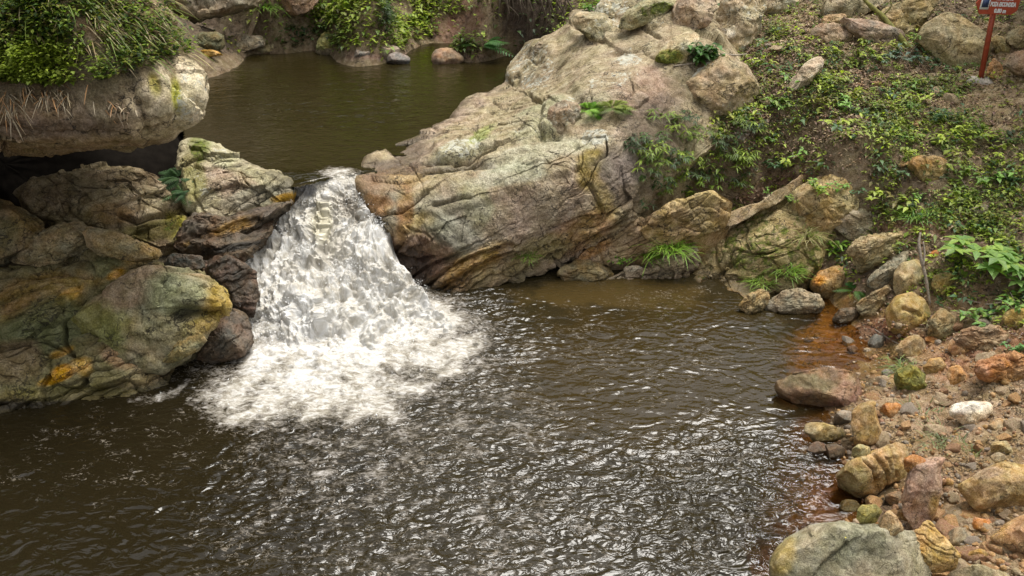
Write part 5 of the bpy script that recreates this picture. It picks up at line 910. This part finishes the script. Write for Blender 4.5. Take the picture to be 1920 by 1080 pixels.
lb = Bag(); lb.add(leafmesh(LP, rdir(rg, n, (-.25, .35)), sz, sz*rg.uniform(.35, .6, n), .2, .3), shades(rg, n, LITT, .35)); props(lb.obj('leaf_litter', M_DRY), kind='stuff')
# --- far bank growth
nf = 90000; FX = rg.uniform(-7.5, 2.5, nf); FY = rg.uniform(17.6, 23.5, nf); FZ = ground(FX, FY); FP = np.c_[FX, FY, FZ]; fx, fy = proj(FP); c1 = fbm(FP*1.2, 421, 4, .6)
wF = (FZ > 1.6)*(ell(fx, fy, 700, 30, 170, 60)+ell(fx, fy, 880, 85, 130, 25)*.9+ell(fx, fy, 560, 75, 70, 30)*.9+.25)*(1-.97*ell(fx, fy, 865, 48, 50, 28))*(1-.9*ell(fx, fy, 420, 50, 130, 50))*np.clip(.55+c1*1.2, .05, 1)
kf = rg.random(nf) < wF*1.0; Q = FP[kf]; n = len(Q); fx, fy = fx[kf], fy[kf]
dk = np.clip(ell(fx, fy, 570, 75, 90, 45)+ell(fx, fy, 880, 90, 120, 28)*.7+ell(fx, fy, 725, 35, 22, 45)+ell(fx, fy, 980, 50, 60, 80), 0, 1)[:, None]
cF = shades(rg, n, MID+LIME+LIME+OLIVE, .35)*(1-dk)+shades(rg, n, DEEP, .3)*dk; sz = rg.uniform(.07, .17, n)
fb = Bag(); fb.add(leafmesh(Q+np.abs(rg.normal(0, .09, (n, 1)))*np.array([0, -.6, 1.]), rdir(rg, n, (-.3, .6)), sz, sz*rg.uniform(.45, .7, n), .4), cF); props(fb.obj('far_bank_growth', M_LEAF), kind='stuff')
# --- growth on the overhanging boulder
V, N, vx, vy = ROCKS['R1']; top = (vy < 150-.0*vx)*(N[:, 1]*-.4+N[:, 2]*.9 > -.35)
w = np.where(vy < np.interp(vx, [-600, 0, 100, 200, 300, 345], [150, 150, 160, 150, 118, 100]), 1., 0)*(vy > -300)*(N[:, 1] < .3)*(vx > -200)
m_ = fbm(V*2, 431, 4, .6); i = scatter(V, N, vx, vy, w*np.clip(.6+m_, .05, 2), 26000, rg); Pq = V[i]; n = len(i)
brt = ell(vx[i], vy[i], 90, 120, 110, 45); 
cT = shades(rg, n, MID+OLIVE+DEEP, .4); cT = cT*(1-brt[:, None]*.8)+shades(rg, n, LIME+[(.26, .33, .03)], .3)*brt[:, None]*.8
sz = rg.uniform(.03, .075, n); ob = Bag(); 
ob.add(leafmesh(Pq+N[i]*np.abs(rg.normal(0, .07, (n, 1))), unit(N[i]*.6+rdir(rg, n, (-.5, .6))), sz, sz*rg.uniform(.45, .75, n), .3), cT)
# long arching grass combed down and to the right over the shoulder
w2 = np.where((vy < np.interp(vx, [-300, 100, 200, 280, 345], [100, 90, 110, 125, 120])), 1., 0)*ell(vx, vy, 250, 60, 120, 95)+ell(vx, vy, 60, 10, 200, 60)*.4; w2 *= (N[:, 1] < .4)
i = scatter(V, N, vx, vy, w2, 400, rg); n = len(i); d = unit(N[i]*.7+np.array([.55, -.25, .1])+rg.normal(0, .3, (n, 3)))
ob.add(blademesh(V[i], d, rg.uniform(.10, .30, n), .012, rg.uniform(.5, 1.1, n)), shades(rg, n, STRAW+DRY+MID+OLIVE, .3))
props(ob.obj('boulder_top_growth', M_LEAF), kind='stuff')
w3 = ell(vx, vy, 110, 190, 170, 40)*(N[:, 1] < .2)*np.clip(fbm(V*4, 433, 3)+.05, 0, 1)**1.2; i = scatter(V, N, vx, vy, w3, 260, rg); n = len(i)
db = Bag(); db.add(blademesh(V[i], unit(N[i]*.5+np.array([.35, -.2, -.5])+rg.normal(0, .45, (n, 3))), rg.uniform(.06, .20, n), .010, rg.uniform(.2, .6, n)), shades(rg, n, [(.34,.27,.17),(.25,.18,.12),(.45,.38,.27),(.40,.22,.10),(.15,.12,.08)], .3))
props(db.obj('hanging_dry_grass', M_DRY), kind='stuff')
# --- forest beyond the upper pool and along the valley (closes the view behind the bank and in the reflections)
fg = Bag()
for k in range(46):
    if k < 26: c = np.array([rg.uniform(-15, 13), rg.uniform(26.5, 31), 0])
    elif k < 36: c = np.array([rg.uniform(-15, -9), rg.uniform(6, 22), 0])
    else: c = np.array([rg.uniform(9.5, 15), rg.uniform(9, 22), 0])
    g0 = float(ground(c[0], c[1])); hgt = rg.uniform(3, 5) if c[1] > 20 else rg.uniform(3, 6); n = 1500
    u_ = unit(rg.normal(size=(n, 3)))*(rg.uniform(.55, 1, (n, 1))**.6)*np.array([2.0, 2.0, hgt*.5]); Pq = c+np.array([0, 0, g0+hgt*.55])+u_; Pq += fbm(Pq*1.1, 441+k, 2)[:, None]*.9
    sz = rg.uniform(.18, .36, n); fg.add(leafmesh(Pq, rdir(rg, n, (-.5, .5)), sz, sz*.6, .4), shades(rg, n, DEEP+MID, .35))
props(fg.obj('forest', M_LEAF), kind='stuff')
# --- single plants
for nm, lab, x, y, s, kd, cols, n, sd, sp in [
    ('leafy_plant', 'tall plant with big pale green leaves at the right edge of the bank', 1845,500,.52,'big',[(.20,.33,.075),(.16,.29,.07),(.26,.38,.07)],15,1,1.),
    ('leafy_plant', 'smaller big leaved plant at the right edge beside the tall pale green one', 1915,530,.40,'big',[(.13,.26,.06),(.17,.29,.07)],8,2,1.),
    ('leafy_plant', 'low bright green leafy plant above the yellowish rock at the right edge', 1830,600,.28,'broad',[(.14,.28,.07),(.2,.32,.06)],80,3,1.2),
    ('leafy_plant', 'low leafy plant spilling over the bank at the far right', 1910,590,.30,'broad',[(.14,.28,.06),(.2,.32,.06)],80,4,1.2),
    ('leafy_plant', 'small seedling clump over the worn rock at the right edge', 1900,660,.20,'broad',[(.13,.27,.08)],40,5,1.),
    ('shrub', 'dense dark green shrub growing between the pale boulders at the top', 1312,112,.46,'broad',[(.045,.12,.02),(.07,.17,.03),(.05,.10,.02)],190,6,.9),
    ('shrub', 'small green shrub at the very top behind the slab crest', 1112,18,.35,'broad',[(.09,.19,.03),(.14,.24,.03)],70,7,1.),
    ('shrub', 'dark green tuft between pinkish and tall pale rocks at the top edge', 1332,14,.25,'broad',[(.04,.12,.03),(.06,.15,.03)],60,8,1.),
    ('fern', 'bright green fern sprouting from the slab beside the stone block', 1108,210,.36,'fern',[(.12,.27,.03),(.17,.32,.03)],13,9,1.),
    ('fern', 'mossy olive fern on the slab right of the bright green one', 1150,205,.34,'fern',[(.12,.17,.03),(.17,.21,.03)],14,10,1.),
    ('fern', 'dark fern hanging left of the flat topped boulder', 1225,265,.26,'star',[(.05,.10,.02),(.09,.15,.03)],16,11,1.),
    ('fern', 'yellow green fern right under the flat topped boulder', 1300,252,.26,'star',[(.17,.23,.03),(.12,.18,.03)],18,12,1.2),
    ('fern', 'dark shiny fern in the centre of the shaded clump', 1275,300,.28,'star',[(.035,.075,.018),(.05,.10,.02)],20,13,1.2),
    ('fern', 'narrow leaved fern drooping over the wet slab edge', 1215,330,.26,'star',[(.08,.13,.03),(.05,.09,.02)],15,14,1.),
    ('fern', 'lime green fern above the upper brown ledge', 1330,345,.28,'star',[(.20,.30,.03),(.16,.25,.03)],16,15,1.1),
    ('fern', 'broad fern with pale tips left of the lime green one', 1270,362,.26,'star',[(.13,.19,.04),(.17,.24,.05)],15,16,1.1),
    ('fern', 'olive fern at the right of the shaded clump', 1385,300,.24,'star',[(.09,.14,.02),(.14,.19,.03)],14,17,1.1),
    ('fern', 'low dark fern at the corner above the long brown ledge', 1205,385,.22,'star',[(.035,.07,.02),(.05,.10,.02)],14,18,1.1),
    ('leafy_plant', 'rounded green plant right of the shaded fern clump', 1440,262,.24,'broad',[(.10,.21,.03),(.16,.27,.03)],80,19,1.),
    ('leafy_plant', 'bluish dull green plant under the leaning mossy branch', 1695,112,.34,'broad',[(.07,.13,.09),(.09,.15,.10)],70,20,1.3),
    ('leafy_plant', 'yellow green plant left of the bluish dull one', 1618,92,.24,'broad',[(.30,.34,.05),(.2,.27,.03)],50,21,1.),
    ('leafy_plant', 'bright sprig at the foot of the leaning mossy branch', 1712,82,.20,'broad',[(.17,.30,.03)],40,22,1.),
    ('leafy_plant', 'small green sprout at the foot of the sign post boulder', 1832,130,.18,'broad',[(.12,.25,.05)],30,23,1.),
    ('leafy_plant', 'green herb on the leafy slope left of centre', 1588,210,.20,'broad',[(.12,.23,.03),(.17,.27,.03)],50,24,1.2),
    ('leafy_plant', 'pale green herb with spreading leaves right of the slope centre', 1700,168,.24,'broad',[(.17,.30,.06)],60,25,1.3),
    ('leafy_plant', 'green sprout on top of the mossy outcrop knob', 1480,375,.20,'broad',[(.15,.28,.03)],40,26,.8),
    ('leafy_plant', 'bright green leafy plant between the outcrop and the lens shaped stone', 1565,470,.30,'broad',[(.16,.30,.03),(.20,.33,.03)],110,27,1.),
    ('leafy_plant', 'dark green strap leaved plant in the gap above the brown block', 1605,545,.26,'fern',[(.05,.14,.03),(.09,.2,.03)],12,28,1.),
    ('fern', 'dark fern clinging to the left end of the pale pointed rock', 338,335,.36,'fern',[(.035,.075,.025),(.05,.10,.03)],20,29,1.1),
    ('fern', 'lower dark fern in the cleft beside the pale pointed rock', 345,362,.28,'fern',[(.04,.085,.03),(.06,.11,.035)],15,30,1.1),
    ('grass_tuft', 'fresh green grass tuft above the flat pinkish ledge', 1255,462,.36,'grass',[(.16,.30,.03),(.22,.36,.04)],230,31,1.3),
    ('grass_tuft', 'second fresh grass tuft left along the waterline ledge', 1215,480,.28,'grass',[(.15,.29,.03),(.20,.34,.04)],160,32,1.2),
    ('leafy_plant', 'bright green leafy clump at the waterline ledge beside the grass', 1165,490,.22,'broad',[(.13,.27,.03),(.18,.32,.04)],90,33,1.2),
    ('grass_tuft', 'small green tuft in the cracks of the slab foot', 985,478,.17,'grass',[(.12,.22,.03),(.16,.26,.03)],110,34,1.8),
    ('grass_tuft', 'yellowish drooping grass tuft on the mossy outcrop', 1515,440,.32,'grass',STRAW+[(.25,.30,.08)],190,35,1.),
    ('grass_tuft', 'bright green grass tuft in the middle of the mossy outcrop', 1480,505,.26,'grass',[(.20,.32,.04),(.14,.25,.03)],170,36,1.5),
    ('grass_tuft', 'green grass tuft low on the mossy outcrop', 1425,528,.22,'grass',[(.2,.3,.04),(.15,.25,.03)],130,37,1.5),
    ('grass_tuft', 'green grass tuft high on the hillside behind the lens shaped stone', 1720,405,.26,'grass',[(.13,.26,.05),(.19,.31,.04)],180,38,1.6),
    ('grass_tuft', 'green grass tuft below the flattened grey brown stone', 1765,395,.24,'grass',[(.13,.26,.06),(.18,.3,.06)],160,39,1.7),
    ('grass_tuft', 'thin grey green grass on the orange bank below the mossy stone', 1735,775,.22,'grass',[(.16,.21,.09),(.20,.25,.10)],150,40,2.2),
    ('grass_tuft', 'sparse grass at the middle of the orange bank', 1775,830,.20,'grass',[(.15,.19,.08),(.2,.22,.10)],120,41,2.4),
    ('grass_tuft', 'grass around the mossy green stone of the bank', 1700,690,.20,'grass',[(.14,.2,.06),(.18,.24,.07)],130,42,2.2),
    ('grass_tuft', 'thin grass above the ochre boulder at the right', 1820,850,.17,'grass',[(.14,.18,.06),(.2,.2,.08)],90,43,2.0),
    ('grass_tuft', 'grass fringe hanging over the far bank at the top', 495,12,.5,'grass',[(.12,.24,.03),(.17,.29,.03)],170,44,1.),
    ('fern', 'green fern at the far waterline in front of the red bank', 905,88,.55,'fern',[(.06,.15,.04),(.08,.17,.04)],14,45,1.2),
    ('leafy_plant', 'tiny green sprout on the speckled rock shelf at the left', 163,455,.13,'broad',[(.14,.28,.04)],24,46,1.),
    ('leafy_plant', 'pale green broad leaf plant on the overhanging boulder', 50,80,.26,'broad',[(.18,.38,.05)],24,47,1.4)]:
    plant(nm, lab, x, y, s, kd, cols, n, sd, spread=sp, cat={'grass_tuft': 'grass', 'fern': 'fern', 'shrub': 'shrub'}.get(nm, 'plant'))
rg = np.random.default_rng(909)
for k in range(40):
    x, y = rg.uniform(1190, 1430), 0; y = np.interp(x, [1190, 1300, 1430], [320, 310, 330])+rg.uniform(-90, 60)
    plant('cane_plant', 'narrow leaved cane plant of the shaded clump between the slab and the leafy hillside', x, y, rg.uniform(.17, .31), 'star', [[(.05,.09,.02),(.035,.07,.018)], [(.17,.24,.035),(.12,.18,.03)], [(.25,.34,.04)]][k % 3], int(rg.integers(10, 17)), 700+k, cat='plant', group='cane plants of the shaded clump')
for k in range(62):
    x, y = rg.uniform(1440, 1910), rg.uniform(110, 400)
    if abs(x-1840) < 60 and y < 240: continue
    if 1690 < x < 1790 and 280 < y < 345: continue
    plant('leafy_plant', 'small leafy herb among the litter of the hillside', x, y, rg.uniform(.13, .33), 'broad', [MID, LIME, BLUEG, [(.2,.36,.07)]][k % 4], int(rg.integers(24, 50)), 760+k, cat='plant', group='small herbs of the hillside', spread=1.2)
# --- wood
def w_(px, py, up=0.): p_ = hit(px, py); return p_+np.array([0, 0, up])
def onray(px, py, Y): return WY(px, py, Y)
y0 = w_(1745, 572)[1]
t1 = empty('dead_branch', w_(1743, 570)); props(t1, 'forked pale dead branch leaning on the bank above the round ochre stone', 'branch'); o1 = np.array(t1.location)
tube('stem', [onray(1744,575,y0), onray(1736,520,y0+.15), onray(1728,490,y0+.25), onray(1722,455,y0+.38), onray(1726,436,y0+.45)]-o1, [.016,.020,.022,.020,.012], M_TWIG, t1)
tube('fork', [onray(1731,500,y0+.2), onray(1734,475,y0+.28), onray(1731,453,y0+.36)]-o1, [.013,.012,.009], M_TWIG, t1)
yb = w_(1715, 92)[1]
tb = empty('mossy_branch', w_(1715, 92)); props(tb, 'mossy leaning branch reaching up past the tan slab at the top', 'branch'); o2 = np.array(tb.location)
M_MOSSB = plain_material('mossy_bark', (.16, .15, .035), .95, .5, 25, .8)
tube('limb', [onray(1712,98,yb), onray(1680,62,yb+.3), onray(1655,30,yb+.7), onray(1625,5,yb+1.0), onray(1600,-30,yb+1.4)]-o2, [.05,.055,.045,.035,.025], M_MOSSB, tb)
tube('twig', [onray(1655,30,yb+.7), onray(1672,12,yb+.7), onray(1668,-10,yb+.8)]-o2, [.016,.012,.008], M_MOSSB, tb)
for lab, pts, r_ in [('thin grey stick lying between the green shrub and the flat topped boulder', [(1265,128),(1300,118),(1335,104)], .012), ('pale curved stick lying above the flat topped boulder', [(1350,102),(1380,101),(1400,104)], .014),
    ('thin pale stick in the leaf litter right of the curved one', [(1425,98),(1450,88),(1475,80)], .010), ('dry stick lying by the lens shaped stone', [(1680,412),(1705,420),(1728,432)], .016),
    ('thin twig across the stones above the shallows', [(1640,620),(1670,640),(1700,655)], .008), ('dark stick among small stones near the bottom edge', [(1780,1020),(1815,1026),(1840,1018)], .010),
    ('forked dark twigs at the bottom edge of the bank', [(1815,1058),(1850,1048),(1880,1066)], .011), ('short upright twig by the bottom edge stones', [(1822,1045),(1820,1022)], .008), ('bare stick among the leafy plants at the right', [(1840,545),(1880,528),(1915,512)], .010),
    ('dark thin stick crossing under the leafy plants', [(1800,560),(1850,575),(1920,560)], .010), ('thin twig fallen on the orange bank above the grass', [(1655,738),(1690,762),(1720,775)], .008)]:
    P_ = [w_(x, y, r_+.01) for x, y in pts]; o = tube('stick', P_, [r_, r_*1.05, r_*.7], M_TWIG, origin=P_[0]); props(o, lab, 'stick')
P_ = [w_(1570, 600), ]
# hanging roots in the dark hollow of the far bank
kr = 0
for x in np.linspace(945, 1062, 30):
    x = x+rg.normal(0, 6); Yr = 18.0+rg.uniform(-.25, .35); Pt = [onray(x+rg.normal(0, 2), -45, Yr+.2), onray(x+rg.normal(0, 9), 0, Yr), onray(x+rg.normal(0, 9), 30, Yr-.05), onray(x+rg.normal(0, 12), rg.uniform(40, 96), Yr)]
    o = tube('hanging_root', Pt, [.012, rg.uniform(.006, .028), .008, .004], M_BARK, origin=Pt[0]); props(o, 'brown root hanging down in the dark hollow of the far bank', 'root', 'hanging roots of the far bank')
# floating leaf, fallen yellow leaves
for lab, x, y, c_, s_ in [('single yellow leaf floating on the dark water at the left', 64,873,(.62,.50,.03),.055), ('yellow leaf lying among stones at the bottom right', 1812,982,(.65,.48,.03),.04), ('yellow fallen leaf on the leafy hillside', 1541,223,(.70,.50,.02),.06),
    ('yellow leaf on the grey stone by the shallows', 1590,776,(.6,.5,.05),.04), ('tiny yellow leaf on the biggest foreground rock', 1584,1012,(.6,.52,.08),.022), ('orange dead leaf near the bottom stones', 1850,1020,(.6,.33,.03),.035), ('pale fallen leaf at the edge of the shallow water', 1600,682,(.72,.70,.66),.05)]:
    P_ = hit(x, y)+np.array([0, 0, .014]); b_ = Bag(); b_.add(leafmesh(np.array([P_]), np.array([[.8, .7, .02]]), s_, s_*.5, .05, .1), np.array([c_])); o = b_.obj('leaf', M_DRY, origin=P_); props(o, lab, 'leaf')
# ------------------------------------------------------------------ sign
SB = hit(1838, 152, False); M_RED = plain_material('red_paint', (.33, .055, .022), .5, .2, 14, .15); M_BOARD = plain_material('orange_red_board', (.40, .06, .02), .45, .12, 10, .1)
M_WHITE = plain_material('white_paint', (.80, .80, .78), .5, .04); M_NAVY = plain_material('navy_print', (.03, .05, .12), .5, .3, 30); M_CONC = plain_material('concrete', (.42, .37, .31), .9, .25, 18, .6)
sg = empty('trail_sign', SB); props(sg, 'small arrow shaped red trail sign with white lettering on a thin leaning post', 'sign')
sc_ = ((SB-np.array([0, 0, CH]))@FWD)/FPX; topP = onray(1867, 5, SB[1]+.02)-SB; topP2 = onray(1873, -30, SB[1]+.02)-SB
def boxm(x0, x1, y0, y1, z0, z1):
    V = np.array([(x, y, z) for x in (x0, x1) for y in (y0, y1) for z in (z0, z1)], float); F = np.array([(0,1,3,2),(4,6,7,5),(0,4,5,1),(2,3,7,6),(0,2,6,4),(1,5,7,3)]); return V, F
w = .033; ax_ = topP2; V = []
for t in (0, 1):
    for dx, dy in ((-w, -w*.7), (w, -w*.7), (w, w*.7), (-w, w*.7)): V.append(ax_*t*1.0+np.array([dx, dy, -.05*(t == 0)]))
mesh_obj('post', np.array(V), np.array([(0,1,5,4),(1,2,6,5),(2,3,7,6),(3,0,4,7),(4,5,6,7),(3,2,1,0)]), M_RED, sg, smooth=False)
# board, facing the camera side, turned slightly; pixel size of the board gives its real size
bc = onray(1870, 7, SB[1]-.03)-SB; W_ = 80*sc_; Hh = 36*sc_
o2d = [(-.50, .0), (-.36, .5), (.38, .5), (.5, .22), (.5, -.28), (.38, -.5), (-.36, -.5)]
n2 = len(o2d); bv = [(x*W_, yy, z*Hh) for yy in (-.012, .012) for x, z in o2d]; bf = [tuple(range(n2)), tuple(range(2*n2-1, n2-1, -1))]+[(i, i+n2, (i+1) % n2+n2, (i+1) % n2) for i in range(n2)]
me = bpy.data.meshes.new('board'); me.from_pydata(bv, [], bf); me.update(); me.materials.append(M_BOARD); bo = bpy.data.objects.new('board', me); COL.objects.link(bo); bo.parent = sg; bo.location = bc; bo.rotation_euler = (R(-3), R(2.5), R(4))
def onb(name, x0, x1, z0, z1, m, d=.0145, par=None):
    V, F = boxm(x0*W_, x1*W_, -d-.002, -d+.002, z0*Hh, z1*Hh); return mesh_obj(name, V, F, m, par or bo, smooth=False)
onb('pictogram', -.40, -.19, -.28, .30, M_WHITE); onb('picture', -.37, -.22, -.18, .20, M_NAVY, .019)
for txt, x, z, s_, tw in (('SENDERO', .14, .22, .15, .42), ('POZA ESCONDIDA', .13, -.08, .14, .60), ('0.80 m', .10, -.38, .13, .28)):
    cu = bpy.data.curves.new('lettering', 'FONT'); cu.body = txt; cu.size = s_*.62; cu.align_x = 'CENTER'; cu.extrude = .0015; cu.offset = .0045; cu.space_character = 1.02
    to = bpy.data.objects.new('lettering', cu); COL.objects.link(to); cu.materials.append(M_WHITE); bpy.context.view_layer.update(); tm = bpy.data.meshes.new_from_object(to); xs_ = [v.co.x for v in tm.vertices]; kx_ = tw*W_/(max(xs_)-min(xs_)); bpy.data.objects.remove(to); to = bpy.data.objects.new('lettering', tm); COL.objects.link(to); to.parent = bo; to.location = (x*W_, -.0155, z*Hh-.01); to.rotation_euler = (R(90), 0, 0); to.scale = (kx_, 1, 1)
nth = 28; a = np.linspace(0, 2*np.pi, nth, endpoint=False); rg2 = np.random.default_rng(4); prof = [(0, .055), (.5, .055), (.85, .03), (1.0, -.04), (1.0, -.12)]
rr_ = 1+.18*np.interp(a, a, rg2.normal(0, 1, nth)); V = np.array([(q[0]*.21*rr_[i]*math.cos(a[i]), q[0]*.17*rr_[i]*math.sin(a[i]), q[1]+.01*rg2.normal()) for q in prof for i in range(nth)])
mesh_obj('footing', V, gridF(len(prof), nth, True), M_CONC, sg)
